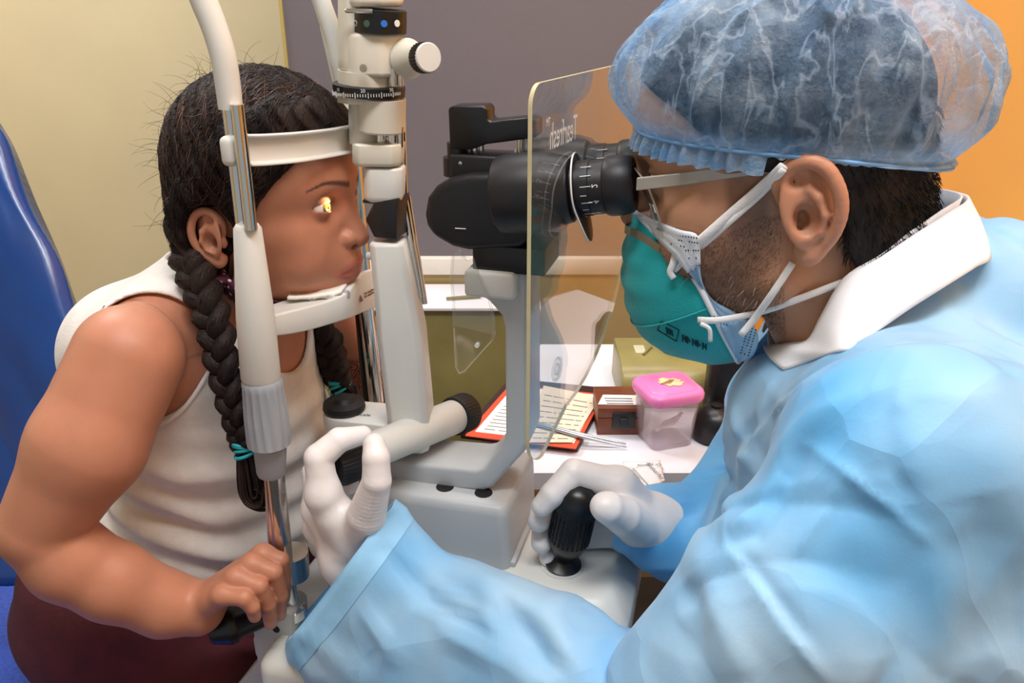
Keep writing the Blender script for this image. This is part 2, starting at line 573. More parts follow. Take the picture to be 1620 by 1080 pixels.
# khaki lower field with the white rail above it
zt0, zt1 = Yp(690, 430, WY).z, Yp(690, 404, WY).z
box_w('baseboard_back', (gx + 0.01, WY - 0.012, 0.0), (og - 0.12, WY, zt0), 'khaki_paint', kind='structure')
box_w('trim_2', (gx + 0.01, WY - 0.022, zt0), (ox_, WY, zt1), 'trim_white', 0.003, kind='structure')
box_w('wall_left', (-2.2, 2.35, 0.0), (gx + 0.8, 2.45, CEIL), 'cream_paint', kind='structure')
box_w('wall_side', (-2.2, -1.6, 0.0), (-2.1, 2.35, CEIL), 'cream_paint', kind='structure')
box_w('wall_right', (ox_, -1.6, 0.0), (ox_ + 0.1, WY + 0.12, CEIL), 'orange_paint', kind='structure')

for (x, y), (sx, sy), w in LIGHTS:
    nm = {17.0: 'above the viewer', 9.0: 'beside the orange wall', 7.0: 'near the dark grey wall', 19.0: 'added to brighten the cream wall'}.get(w, 'of the room')
    t = thing('ceiling_light', (x, y, CEIL - 0.03), 'flat white ceiling light panel ' + nm, 'ceiling light', frame=False)
    box_w('frame', (x - sx / 2 - 0.02, y - sy / 2 - 0.02, CEIL - 0.02), (x + sx / 2 + 0.02, y + sy / 2 + 0.02, CEIL), 'lamp_frame', 0.004, t)
    box_w('diffuser', (x - sx / 2, y - sy / 2, CEIL - 0.028), (x + sx / 2, y + sy / 2, CEIL - 0.021), 'lamp_diffuser', 0.0, t)

# ------------------------------------------------------------------ khaki cabinet with white top, far behind the microscope
ca, cb = Z(655, 487, TZ), Z(800, 455, TZ)
cab = thing('cabinet', ((ca.x + cb.x) / 2, 1.56, 0), 'low olive cabinet with a white top behind the slit lamp', 'cabinet', frame=False)
box_w('body', (ca.x - 0.25, ca.y + 0.012, 0.0), (cb.x + 0.06, WY - 0.015, TZ - 0.007), 'olive', 0.004, cab)
box_w('top', (ca.x - 0.25, ca.y, TZ - 0.007), (cb.x + 0.07, WY - 0.024, TZ), 'table_white', 0.0015, cab)
pen = tube_o('pen', [Z(706, 472, TZ + 0.005), Z(760, 468, TZ + 0.005)], [0.003, 0.004], 'olive', None, frame=False)
tagp(pen, 'thin dark olive pen lying on the white cabinet top', 'pen')

# ------------------------------------------------------------------ white side table
tl = Z(735, 722, TZ)
tbl = thing('side_table', (0.3, 1.15, 0), 'white side table holding the pink-lidded tub and clipboard', 'table', frame=False)
near_y = Z(830, 748, TZ).y
fl_ = Z(822, 600, TZ)
FY = 1.33
flx = tl.x + (fl_.x - tl.x) * (FY - near_y) / (fl_.y - near_y)
bm = bmesh.new()
tq = [(tl.x, near_y), (ox_ - 0.03, near_y), (ox_ - 0.03, FY), (flx, FY)]
add_loft(bm, [[Vector((x, y, TZ - 0.025)) for x, y in tq], [Vector((x, y, TZ)) for x, y in tq]])
bmesh.ops.recalc_face_normals(bm, faces=bm.faces[:])
ed = [e for e in bm.edges if abs(e.verts[0].co.z - e.verts[1].co.z) > 0.01 and e.verts[0].co.x < tl.x + 0.01]
bmesh.ops.bevel(bm, geom=ed, offset=0.03, segments=6, profile=0.5, affect='EDGES')
sharp(put('top', bm, 'table_white', tbl, frame=False))
for x, y in ((tl.x + 0.06, near_y + 0.05), (flx + 0.05, FY - 0.05), (ox_ - 0.09, near_y + 0.05), (ox_ - 0.09, FY - 0.05)):
    box_w('leg', (x - 0.018, y - 0.018, 0), (x + 0.018, y + 0.018, TZ - 0.025), 'steel', 0.003, tbl)

# ------------------------------------------------------------------ clipboard with forms
def quad_slab(pix, z, th, bev=0.0):
    q = [Z(x, y, z) for x, y in pix]
    bm = bmesh.new()
    add_loft(bm, [[Vector((p.x, p.y, z)) for p in q], [Vector((p.x, p.y, z + th)) for p in q]])
    bmesh.ops.recalc_face_normals(bm, faces=bm.faces[:])
    return bevel(bm, bev, 2)

def lerp2(q, s, t):
    a = Vector(q[0]).lerp(Vector(q[1]), s); b = Vector(q[3]).lerp(Vector(q[2]), s)
    return a.lerp(b, t)

cq = [(728, 694), (914, 716), (962, 622), (806, 606)]
cl_ = thing('clipboard', Z(845, 660, TZ), 'dark brown clipboard holding a red-bordered form sheet', 'clipboard', frame=False)
put('board', quad_slab(cq, TZ, 0.010, 0.002), 'board_brown', cl_, frame=False)
rq = [lerp2(cq, *s) for s in ((.02, .05), (.97, .05), (.97, .97), (.02, .97))]
put('red_border', quad_slab(rq, TZ + 0.010, 0.0012), 'red_edge', cl_, frame=False, smooth=False)
fq = [lerp2(cq, *s) for s in ((.07, .14), (.93, .14), (.93, .95), (.07, .95))]
put('form_sheet', quad_slab(fq, TZ + 0.0112, 0.0008), 'paper', cl_, frame=False, smooth=False)
def ruled(q, z, rows, parent, seed, s0=0.06, s1=0.92):
    rnd = random.Random(seed)
    bm = bmesh.new()
    for r in range(rows):
        t0 = 0.08 + 0.86 * r / rows
        s = s0
        while s < s1:
            ln = rnd.uniform(0.05, 0.3); e = min(s + ln, s1)
            pp = [Z(*lerp2(q, a, b), z) for a, b in ((s, t0), (e, t0), (e, t0 + 0.012), (s, t0 + 0.012))]
            bm.faces.new([bm.verts.new(p) for p in pp])
            s = e + rnd.uniform(0.01, 0.06)
    return put('print', bm, 'ink_grey', parent, frame=False, smooth=False)
ruled(fq, TZ + 0.0123, 12, cl_, 3)
bq = [(836, 700), (905, 700), (950, 628), (860, 610)]
sh_ = thing('form_paper', Z(890, 655, TZ + 0.012), 'beige printed form lying on the clipboard behind the shield', 'paper', frame=False)
put('sheet', quad_slab(bq, TZ + 0.0128, 0.0006), 'paper_beige', sh_, frame=False, smooth=False)
ruled(bq, TZ + 0.0137, 9, sh_, 5)
tw = thing('tweezers', Z(920, 695, TZ + 0.016), 'long silver tweezers lying across the clipboard edge', 'tweezers', frame=False)
for a, b in (((846, 668), (990, 702)), ((846, 670), (991, 707))):
    tube_o('arm', [Z(a[0], a[1], TZ + 0.018), Z(920, (a[1] + b[1]) / 2 + 2, TZ + 0.017), Z(b[0], b[1], TZ + 0.004)], [0.0022, 0.0030, 0.0012], 'steel', tw, 8, frame=False)

# ------------------------------------------------------------------ wooden box with clasp, white card on top
wq = [(944, 690), (1016, 692), (1016, 668), (944, 664)]
w0, w1 = Z(944, 688, TZ), Z(1018, 691, TZ)
wb = thing('wooden_box', ((w0.x + w1.x) / 2, w0.y + 0.03, TZ), 'small brown wooden box with a black metal clasp', 'box', frame=False)
H = 0.042
box_w('body', (w0.x, w0.y, TZ), (w1.x, w0.y + 0.07, TZ + H * 0.62), 'wood_brown', 0.0015, wb)
box_w('lid', (w0.x, w0.y, TZ + H * 0.64), (w1.x, w0.y + 0.07, TZ + H), 'wood_brown', 0.0015, wb)
cx = Z(986, 690, TZ).x
cl2 = box_w('clasp', (cx - 0.016, w0.y - 0.003, TZ + 0.012), (cx + 0.016, w0.y, TZ + 0.036), 'black_plastic', 0.001, wb)
box_w('latch', (cx - 0.006, w0.y - 0.008, TZ + 0.018), (cx + 0.006, w0.y - 0.003, TZ + 0.029), 'ink_black', 0.0015, cl2)
cardm = quad_slab([(946, 640), (1014, 641), (1008, 626), (954, 625)], TZ + H + 0.0005, 0.001)
cd_ = put('card', cardm, 'paper', None, frame=False, smooth=False)
tagp(cd_, 'white printed card on top of the wooden box', 'card')
bm = bmesh.new()
for k in range(3):
    pp = [Z(956 + 2 * k, 629 + 4 * k, TZ + H + 0.0018), Z(1000 + k, 629.6 + 4 * k, TZ + H + 0.0018), Z(1000 + k, 631 + 4 * k, TZ + H + 0.0018), Z(956 + 2 * k, 630.4 + 4 * k, TZ + H + 0.0018)]
    bm.faces.new([bm.verts.new(p) for p in pp])
put('print', bm, 'ink_grey', cd_, frame=False, smooth=False)

# ------------------------------------------------------------------ tub with pink lid
def rsq(c, w, d, r, z, n=6):
    out = []
    for sx, sy, a0 in ((1, 1, 0), (-1, 1, 90), (-1, -1, 180), (1, -1, 270)):
        for k in range(n + 1):
            a = math.radians(a0 + 90 * k / n)
            out.append(Vector((c.x + sx * (w / 2 - r) + r * math.cos(a), c.y + sy * (d / 2 - r) + r * math.sin(a), z)))
    return out
tc = Z(1056, 712, TZ); tc.y += 0.030
tub = thing('storage_tub', (tc.x, tc.y, TZ), 'translucent square plastic tub with a pink lid', 'container', frame=False)
HB = 0.076
rot20 = Matrix.Rotation(math.radians(18), 4, 'Z')
def rot_about(bm, c, Mx):
    bmesh.ops.transform(bm, matrix=Matrix.Translation(c) @ Mx @ Matrix.Translation(-c), verts=bm.verts[:])
    return bm
bm = bmesh.new()
add_loft(bm, [rsq(tc, 0.058, 0.054, 0.010, TZ + 0.0005), rsq(tc, 0.062, 0.058, 0.011, TZ + 0.005), rsq(tc, 0.073, 0.069, 0.013, TZ + HB),
              rsq(tc, 0.071, 0.067, 0.012, TZ + HB), rsq(tc, 0.060, 0.056, 0.011, TZ + 0.007)])
rot_about(bm, Vector((tc.x, tc.y, 0)), rot20)
sharp(put('body', bm, 'tub_clear', tub, frame=False), 50)
bm = bmesh.new()
add_loft(bm, [rsq(tc, 0.078, 0.074, 0.015, TZ + HB - 0.006), rsq(tc, 0.081, 0.077, 0.016, TZ + HB - 0.002), rsq(tc, 0.081, 0.077, 0.016, TZ + HB + 0.004), rsq(tc, 0.078, 0.074, 0.016, TZ + HB + 0.008),
              rsq(tc, 0.070, 0.066, 0.016, TZ + HB + 0.010), rsq(tc, 0.067, 0.063, 0.016, TZ + HB + 0.0095), rsq(tc, 0.064, 0.060, 0.016, TZ + HB + 0.0115)])
rot_about(bm, Vector((tc.x, tc.y, 0)), rot20)
lid = sharp(put('lid', bm, 'pink_lid', tub, frame=False), 50)
bm = bmesh.new(); rnd = random.Random(2)
ring = [bm.verts.new((tc.x + 0.002 + (0.017 + rnd.uniform(-.004, .004)) * math.cos(a), tc.y + (0.012 + rnd.uniform(-.003, .003)) * math.sin(a), TZ + HB + 0.0122)) for a in [2 * PI * k / 22 for k in range(22)]]
bm.faces.new(ring)
stk = put('sticker', bm, 'sticker', lid, frame=False, smooth=False)
bm = bmesh.new()
for k in range(4):
    add_box(bm, (tc.x - 0.004 + 0.003 * k, tc.y - 0.005 + 0.0035 * k, TZ + HB + 0.0124), (0.014 - 0.002 * k, 0.0016, 0.0004), RZ(8))
put('sticker_print', bm, 'sticker_dark', lid, frame=False, smooth=False)
for k in range(5):
    a = Vector((tc.x - 0.014 + 0.003 * k, tc.y - 0.008 + 0.002 * k, TZ + 0.018 + 0.002 * k)); b = a + Vector((0.026, 0.004 * (k - 2) * 0.4, 0.014))
    sw = tube_o('cotton_swab', [a, a.lerp(b, 0.2), a.lerp(b, 0.22), a.lerp(b, 0.8), a.lerp(b, 0.82), b], [0.002, 0.0022, 0.0009, 0.0009, 0.0024, 0.002], 'cotton', None, 8, frame=False)
    tagp(sw, 'white cotton swab inside the translucent pink-lidded tub', 'cotton swab', 'cotton swabs inside the tub')

# ------------------------------------------------------------------ alcohol pad sachets
def sachet(pix, z, label, words):
    q = [Z(x, y, z) for x, y in pix]
    t = thing('sachet', (q[0] + q[2]) / 2, label, 'sachet', 'alcohol pad sachets', frame=False)
    n = 12; G = np.zeros((n, n, 3))
    for i in range(n):
        for j in range(n):
            s, r = i / (n - 1), j / (n - 1)
            p = q[0].lerp(q[1], s).lerp(q[3].lerp(q[2], s), r)
            G[i, j] = (p.x, p.y, z + 0.0025 * (math.sin(PI * s) * math.sin(PI * r)) ** 0.5 + 0.0004 * math.sin(9 * s + 5 * r))
    put('pouch', grid_mesh('pouch', G, 0.0006), 'sachet', t, frame=False)
    ex = (q[1] - q[0]).normalized(); ey = (q[3] - q[0]).normalized()
    for (txt, size, s, r) in words:
        me = text_bm(txt, size)
        c = q[0].lerp(q[1], s).lerp(q[3].lerp(q[2], s), r)
        # lettering runs along the long edge of the pouch
        me.transform(Matrix(((ex.x, ey.x, 0, c.x), (ex.y, ey.y, 0, c.y), (0, 0, 1, z + 0.0042), (0, 0, 0, 1))))
        put('lettering', me, 'ink_black', t, frame=False, smooth=False)
    return t
# corner order: start of the text line, end of the text line, ...
sachet([(988, 748), (1050, 742), (1044, 728), (984, 730)], TZ + 0.0005, 'white foil alcohol pad sachet lying under the other one', [('Alcohol', 0.007, 0.55, 0.35)])
sachet([(1002, 740), (1030, 772), (1052, 760), (1046, 733)], TZ + 0.004, 'white foil alcohol pad sachet lying on top, lettering visible', [('Alcohol Pad', 0.0085, 0.45, 0.62), ('D', 0.008, 0.2, 0.85)])
sachet([(974, 742), (1000, 774), (1026, 768), (1000, 738)], TZ + 0.0025, 'white foil sachet with small grey print beside the glove', [('70% isopropyl', 0.0045, 0.5, 0.75), ('saturated pad', 0.0045, 0.5, 0.5), ('for single use', 0.0045, 0.5, 0.25)])

# ------------------------------------------------------------------ olive case with tape and a cream roll on it
e0, e1 = Z(982, 646, TZ), Z(1165, 646, TZ)
case = thing('instrument_case', ((e0.x + e1.x) / 2, e0.y + 0.08, TZ), 'olive instrument case with rounded front edge and tape pieces', 'case', frame=False)
CZ = 0.845
bm = bmesh.new()
prof = [(0, TZ), (-0.004, TZ + 0.02), (-0.004, TZ + 0.036), (0.004, TZ + 0.052), (0.018, TZ + 0.061), (0.04, CZ), (0.12, CZ), (0.125, TZ)]
add_loft(bm, [[Vector((x, e0.y + p[0], p[1])) for p in prof] for x in (e0.x, e1.x)])
bmesh.ops.recalc_face_normals(bm, faces=bm.faces[:])
sharp(put('body', bevel(bm, 0.003, 2, 50), 'olive_case', case, frame=False), 30)
for px, py, w, d in ((1012, 553, 0.016, 0.03), (1116, 560, 0.03, 0.02)):
    p = Z(px, py, CZ)
    box_w('tape_piece', (p.x - w / 2, p.y - d / 2, CZ), (p.x + w / 2, p.y + d / 2, CZ + 0.0012), 'tape', 0.0, case)
p = Z(1020, 556, CZ); 
bm = bmesh.new(); add_box(bm, (p.x + 0.004, p.y, CZ + 0.002), (0.003, 0.034, 0.002), RZ(-30)); put('mark', bm, 'olive', case, frame=False, smooth=False)
pc = Z(1070, 560, CZ)
roll = lathe_o('cream_jar', (pc.x, pc.y + 0.012, CZ), (0, 0, 1), [(0, 0.017), (0.002, 0.020), (0.006, 0.0205), (0.0065, 0.0185), (0.045, 0.0185), (0.047, 0.0205), (0.058, 0.0205), (0.060, 0.018)], 'olive_light', None, frame=False)
tagp(roll, 'pale cream round jar standing on the olive case', 'jar')

# ------------------------------------------------------------------ black lamp head on the table and black padded chair behind the gown
dc = Z(1122, 708, TZ); 
dl = thing('desk_device', (dc.x, dc.y + 0.03, TZ), 'round black desk device beside the pink-lidded tub', 'device', frame=False)
lathe_o('shell', (dc.x + 0.012, dc.y + 0.028, TZ), (0, 0, 1), [(0, 0.026), (0.004, 0.030), (0.02, 0.031), (0.036, 0.028), (0.046, 0.018), (0.050, 0.0)], 'black_leather', dl, frame=False)
lathe_o('button', (dc.x + 0.012, dc.y + 0.028, TZ + 0.048), (0, 0, 1), [(0, 0.008), (0.004, 0.008), (0.005, 0.0)], 'black_plastic', dl, 16, frame=False)
hy = e0.y - 0.058
hx0, hx1 = Yp(1126, 600, hy).x, Yp(1300, 600, hy).x
ch = thing('padded_case', ((hx0 + hx1) / 2, hy + 0.026, TZ), 'black padded leather case standing behind the examiner chest', 'case', frame=False)
zt = HC + hy / (CP + (540 - 566) / F_PX * SP) * (-SP + (540 - 566) / F_PX * CP)
put('body', rbox(((hx0 + hx1) / 2, hy + 0.026, (TZ + zt) / 2), (hx1 - hx0, 0.044, zt - TZ), 0.014, seg=4), 'black_leather', ch, frame=False)
tube_o('rolled_edge', [(hx0 + 0.012, hy + 0.026, zt - 0.008), (hx1 - 0.012, hy + 0.026, zt - 0.008)], 0.018, 'black_leather', ch, 20, frame=False)

# ------------------------------------------------------------------ patient chair: blue vinyl backrest, blue cloth seat
pcx = thing('patient_chair', (-0.55, 0.75, 0), 'blue patient chair with vinyl-covered backrest and cloth seat', 'chair', frame=False)
# backrest: slab seen from the side at the left edge of the photo
def Dp(px, py, d):
    a = (px - 810) / F_PX; b = (540 - py) / F_PX
    return Vector((d * a, d * (CP + b * SP), HC + d * (-SP + b * CP)))
edge = [(-60, 90), (-25, 150), (2, 197), (28, 245), (60, 325), (95, 410), (125, 490), (165, 590), (205, 700), (235, 800), (250, 900)]
rng_ = np.random.RandomState(4)
ep = spline([Dp(x, y, 0.98 + 0.0001 * i) for i, (x, y) in enumerate(edge)], 6)
n = len(ep); m_ = 40
G = np.zeros((n, m_, 3))
for i, p in enumerate(ep):
    for j in range(m_):
        s = j / (m_ - 1)
        ang = min(s * 9, 1) * PI / 2
        r = 0.035
        dx = -s * 0.55
        dy = -r * math.sin(ang) * 0.4 + 0.03 * s - 0.0025 * math.sin(s * 60 + i * 0.25) * math.sin(i * 0.17)
        G[i, j] = (p.x + dx, p.y + dy, p.z)
put('backrest', grid_mesh('backrest', G, 0.05), 'blue_vinyl', pcx, frame=False)
box_w('seat', (-0.78, 0.40, 0.50), (-0.27, 1.02, 0.595), 'blue_cloth', 0.03, pcx, seg=4)
box_w('underframe', (-0.72, 0.46, 0.44), (-0.32, 0.96, 0.50), 'chair_base', 0.01, pcx)
lathe_o('column', (-0.53, 0.71, 0.03), (0, 0, 1), [(0, 0.05), (0.1, 0.04), (0.41, 0.04)], 'chair_base', pcx, frame=False)
lathe_o('foot', (-0.53, 0.71, 0.0), (0, 0, 1), [(0, 0.23), (0.02, 0.23), (0.04, 0.06)], 'chair_base', pcx, 40, frame=False)
# ================================================================== slit lamp
M['dev_white'] = mat('dev_white', (214, 214, 208), 0.38, var=0.015, vscale=12)
M['dev_grey'] = mat('dev_grey', (186, 189, 190), 0.4, var=0.015, vscale=12)
M['dev_beige'] = mat('dev_beige', (212, 207, 192), 0.4, var=0.015, vscale=12)
M['dev_black'] = mat('dev_black', (17, 16, 18), 0.33, var=0.08, spec=0.5)
M['dev_satin'] = mat('dev_satin', (22, 21, 25), 0.45, var=0.08, bump=0.05, bscale=900)
M['rubber'] = mat('rubber', (15, 14, 16), 0.55, var=0.1, bump=0.1, bscale=500)
M['chrome'] = mat('chrome', (214, 212, 208), 0.12, metal=1.0, var=0.02)
M['mark_white'] = mat('mark_white', (226, 226, 222), 0.5, var=0.02)
M['blue_dot'] = mat('blue_dot', (40, 120, 214), 0.3, var=0.05)
M['green_dot'] = mat('green_dot', (60, 96, 78), 0.3, var=0.05)
M['hole'] = mat('hole', (16, 14, 13), 0.7)
M['acrylic'] = glass('acrylic', (0.97, 0.97, 0.96), 1.5, 0.0, 0.01, (0.9, 0.88, 0.84), 1.6)
M['acrylic_edge'] = mat('acrylic_edge', (222, 212, 170), 0.25, var=0.03, transl=0.3)
M['lens_glass'] = mat('lens_glass', (40, 30, 30), 0.05, var=0.02, coat=1.0)
M['warn'] = mat('warn', (190, 182, 170), 0.6, var=0.03)
M['warn_ink'] = mat('warn_ink', (120, 70, 30), 0.6, var=0.03)
M['wire'] = mat('wire', (22, 22, 24), 0.5)

sl = thing('slit_lamp', (0.20, 0.0, IZ), 'white and black slit lamp microscope between child and examiner', 'slit lamp')

def bx(name, u0, u1, v0, v1, z0, z1, m, bev=0.004, parent=sl, seg=3):
    return sharp(put(name, rbox(((u0 + u1) / 2, (v0 + v1) / 2, (z0 + z1) / 2), (u1 - u0, v1 - v0, z1 - z0), bev, seg=seg), m, parent), 40)

# ---- base with the joystick housing (tapering upwards, rounded corners)
ur = L(996, 935, -0.085).x; ul = L(610, 930, -0.06).x - 0.03
bz1 = 0.850
def rrect(u0, u1, v0, v1, r, z, n=6):
    c = Vector(((u0 + u1) / 2, (v0 + v1) / 2, 0))
    return rsq(c, u1 - u0, v1 - v0, r, z, n)
def rbody(name, levels, m, parent, ang=40):
    """levels: (u0, u1, v0, v1, corner radius, z)"""
    bm = bmesh.new(); add_loft(bm, [rrect(*l) for l in levels])
    bmesh.ops.recalc_face_normals(bm, faces=bm.faces[:])
    return sharp(put(name, bm, m, parent), ang)
rbody('base', [(ul, ur, -0.088, 0.088, 0.022, IZ + 0.004), (ul, ur, -0.088, 0.088, 0.022, bz1 - 0.026), (ul, ur - 0.001, -0.086, 0.086, 0.022, bz1 - 0.022),
               (ul + 0.004, ur - 0.013, -0.074, 0.074, 0.022, bz1 - 0.006), (ul + 0.006, ur - 0.017, -0.070, 0.070, 0.022, bz1 - 0.002), (ul + 0.01, ur - 0.021, -0.066, 0.066, 0.02, bz1)], 'dev_white', sl, 50)
# upper block of the cross slide
b0, b1 = L(600, 800, -0.05), L(806, 800, -0.05)
bt = L(806, 806, -0.05).z
rbody('slide_block', [(b0.x - 0.02, b1.x, -0.052, 0.06, 0.010, bz1), (b0.x - 0.02, b1.x - 0.002, -0.052, 0.06, 0.010, bt - 0.010), (b0.x - 0.019, b1.x - 0.004, -0.050, 0.058, 0.010, bt - 0.003), (b0.x - 0.016, b1.x - 0.007, -0.046, 0.054, 0.010, bt)], 'dev_grey', sl, 60)
bx('slide_gap', b0.x - 0.02, b1.x + 0.004, -0.045, 0.06, bz1, bz1 + 0.006, 'dev_grey', 0.001)
for px, py in ((704, 772), (765, 778)):
    q = L(px, py, -0.030); lathe_o('screw_well', (q.x, -0.030, bt - 0.001), (0, 0, 1), [(0, 0.0085), (0.0016, 0.0085), (0.0016, 0.0)], 'hole', sl, 20)

# ---- joystick
jc = L(890, 893, -0.03); jc.z = bz1
lathe_o('joystick_seat', jc, (0, 0, 1), [(0, 0.0205), (0.001, 0.0205), (0.001, 0.017), (0.0, 0.0)], 'dev_white', sl, 40)
j1 = L(915, 785, -0.035)
jax = (j1 - jc).normalized(); jl = (j1 - jc).length
js = lathe_o('joystick', jc, jax, [(0, 0.0165), (0.004, 0.0175), (0.007, 0.013), (0.010, 0.0095), (0.016, 0.0105), (0.022, 0.0150), (0.032, 0.0185), (0.040, 0.0192), (jl - 0.010, 0.0188), (jl - 0.004, 0.0182), (jl + 0.004, 0.0160), (jl + 0.010, 0.0105), (jl + 0.0125, 0.0)], 'dev_black', sl, 48)
bm = bmesh.new()
x_, y_, d_ = frame_of(jax)
for k in range(26):
    for r in range(16):
        a = 2 * PI * k / 26
        nrm = x_ * math.cos(a) + y_ * math.sin(a)
        c = jc + d_ * (0.036 + (jl - 0.052) * r / 15) + nrm * 0.0190
        rot = Matrix((nrm.cross(d_), nrm, d_)).transposed()
        add_box(bm, c, (0.0024, 0.0014, 0.0014), rot)
k_ = put('knurling', bm, 'dev_satin', js, smooth=False); k_['kind'] = 'stuff'

# ---- microscope arm (swings about the pivot under the patient's eye)
arm_px = [(560, 722), (640, 733), (752, 744), (766, 741), (797, 700), (799, 690), (798, 520), (793, 500), (770, 474), (740, 466), (738, 432), (832, 430), (834, 700), (829, 716), (778, 772), (765, 777), (620, 766), (560, 752)]
sharp(put('microscope_arm', pprism(arm_px, -0.028, -0.028, 0.026, 0.004, 3), 'dev_grey', sl), 40)
hq0, hq1 = L(737, 466, -0.034), L(806, 430, -0.034)
bx('arm_head', hq0.x, hq1.x + 0.006, -0.040, 0.034, hq0.z, hq1.z, 'dev_white', 0.004)

# ---- pivot post, scale drum, illumination lever with black screw knob
pv = L(547, 640, 0.0)
lathe_o('pivot_post', (pv.x, 0, bz1 - 0.04), (0, 0, 1), [(0, 0.019), (L(547, 735, 0).z - bz1 + 0.04, 0.019)], 'dev_grey', sl)
lz1, lz0 = L(547, 645, 0).z - 0.002, L(547, 685, 0).z
lathe_o('scale_drum', (pv.x, 0, L(547, 735, 0).z), (0, 0, 1), [(0, 0.0225), (lz0 - L(547, 735, 0).z - 0.004, 0.0225)], 'dev_black', sl)
for k in range(4):
    a = math.radians(-130 + 22 * k)
    lathe_o('drum_screw', (pv.x + 0.0222 * math.cos(a), 0.0222 * math.sin(a), L(547, 698, -0.02).z), (math.cos(a), math.sin(a), 0), [(0, 0.0022), (0.0012, 0.0022), (0.0012, 0)], 'chrome', sl, 12)
cu_ = L(650, 690, 0.0)
lw = 0.023
bm = bmesh.new()
ring = []
for k in range(9):
    a = math.radians(70 + 180 + 40 - 220 * k / 8)
dirl = (Vector((cu_.x, 0.004, 0)) - Vector((pv.x, 0, 0))); ang0 = math.atan2(dirl.y, dirl.x); ll = dirl.length
pl = []
for k in range(13):
    a = ang0 + PI / 2 + PI * k / 12
    pl.append((pv.x + lw * math.cos(a), lw * math.sin(a)))
for s, w in ((1.0, -0.024), (1.0, 0.024)):
    pl.append((pv.x + dirl.x * s - math.sin(ang0) * w, dirl.y * s + math.cos(ang0) * w))
add_loft(bm, [[Vector((p[0], p[1], lz0)) for p in pl], [Vector((p[0], p[1], lz1)) for p in pl]])
sharp(put('lever_arm', bevel(bm, 0.003, 2, 50), 'dev_white', sl), 40)
lathe_o('lever_knob', (pv.x - 0.002, 0, lz1), (0, 0, 1), [(0, 0.0195), (0.003, 0.021), (0.008, 0.020), (0.010, 0.012), (0.014, 0.009), (0.015, 0.0)], 'rubber', sl, 40)
lb = L(552, 655, -lw - 0.0005)
me = text_bm('scale', 0.007); me.transform(Matrix.Translation((pv.x + 0.022, -0.006, lz1 + 0.0006)) @ Matrix.Rotation(0.15, 4, 'Z'))
put('lettering', me, 'ink_black', sl, smooth=False)

# ---- lateral tube with the two black knobs (held by the examiner's left glove)
k0, k1 = L(566, 722, -0.088), L(730, 654, 0.055)
tdir = (k1 - k0).normalized(); tl_ = (k1 - k0).length
lathe_o('cross_tube', k0 + tdir * 0.012, tdir, [(0, 0.0155), (0.004, 0.0165), (tl_ - 0.026, 0.0175), (tl_ - 0.022, 0.0165)], 'dev_white', sl, 40)
def ribbed(name, org, ax, prof, nrib, m, parent, depth_=0.0007, seg_per=4):
    """turned knob with fine ribs"""
    org = Vector(org); x, y, d = frame_of(ax)
    n = nrib * seg_per; rings = []
    for s, r, rib in prof:
        rings.append([org + d * s + (x * math.cos(a) + y * math.sin(a)) * max(1e-5, r - (depth_ * rib if (k % seg_per) < seg_per // 2 else 0)) for k, a in enumerate([2 * PI * k / n for k in range(n)])])
    bm = bmesh.new(); add_loft(bm, rings); bmesh.ops.recalc_face_normals(bm, faces=bm.faces[:])
    return sharp(put(name, bm, m, parent), 35)
ribbed('centring_knob', k1 - tdir * 0.014, tdir, [(0, 0.017, 0), (0.001, 0.0195, 0), (0.003, 0.0205, 1), (0.021, 0.0205, 1), (0.023, 0.0195, 0), (0.0235, 0.0, 0)], 36, 'rubber', sl)
ribbed('centring_knob', k0 + tdir * 0.014, -tdir, [(0, 0.015, 0), (0.001, 0.0190, 0), (0.003, 0.0200, 1), (0.036, 0.0195, 1), (0.047, 0.0155, 0), (0.050, 0.0, 0)], 32, 'rubber', sl)

# ---- illumination column: faceted, widening downwards, turned towards the viewer
IL = 20.0   # yaw of the illumination tower in degrees
def ibox_ring(c, a, b, z, chamf=0.006):
    """rectangle a (along the beam) x b (across) with chamfered corners"""
    R = RZ(IL - 8)
    p = []
    for sx, sy in ((1, 1), (-1, 1), (-1, -1), (1, -1)):
        e = [(sx * a / 2, sy * (b / 2 - chamf)), (sx * (a / 2 - chamf), sy * b / 2)]
        if sx * sy < 0: e.reverse()
        for q in e:
            w = R @ Vector((q[0], q[1], 0)); p.append(Vector((c.x + w.x, c.y + w.y, z)))
    return p
c_t, c_m, c_b = L(615, 378, 0.0), L(636, 520, 0.0), L(650, 690, 0.0)
bm = bmesh.new()
add_loft(bm, [ibox_ring(c_b, 0.040, 0.046, c_b.z - 0.006), ibox_ring(L(650, 650), 0.040, 0.046, L(650, 650).z), ibox_ring(c_m, 0.041, 0.044, c_m.z), ibox_ring(L(628, 460), 0.036, 0.040, L(628, 460).z), ibox_ring(c_t, 0.031, 0.034, c_t.z - 0.002), ibox_ring(c_t, 0.027, 0.030, c_t.z)])
bmesh.ops.recalc_face_normals(bm, faces=bm.faces[:])
sharp(put('illumination_column', bevel(bm, 0.003, 2, 40), 'dev_white', sl), 60)
q = L(586, 405, -0.005)
lathe_o('column_stud', q + Vector((0.006, 0, 0)), (-1, 0.1, 0), [(0, 0.0035), (0.009, 0.0035), (0.010, 0.0)], 'dev_white', sl, 12)
# chrome rods at the back of the tower
for p_a, p_b, vv, r in (((637, 300), (666, 470), 0.012, 0.0035), ((636, 160), (640, 310), 0.012, 0.003), ((645, 310), (672, 480), 0.024, 0.0028)):
    tube_o('guide_rod', [L(*p_a, vv), L(*p_b, vv)], r, 'chrome', sl, 12)
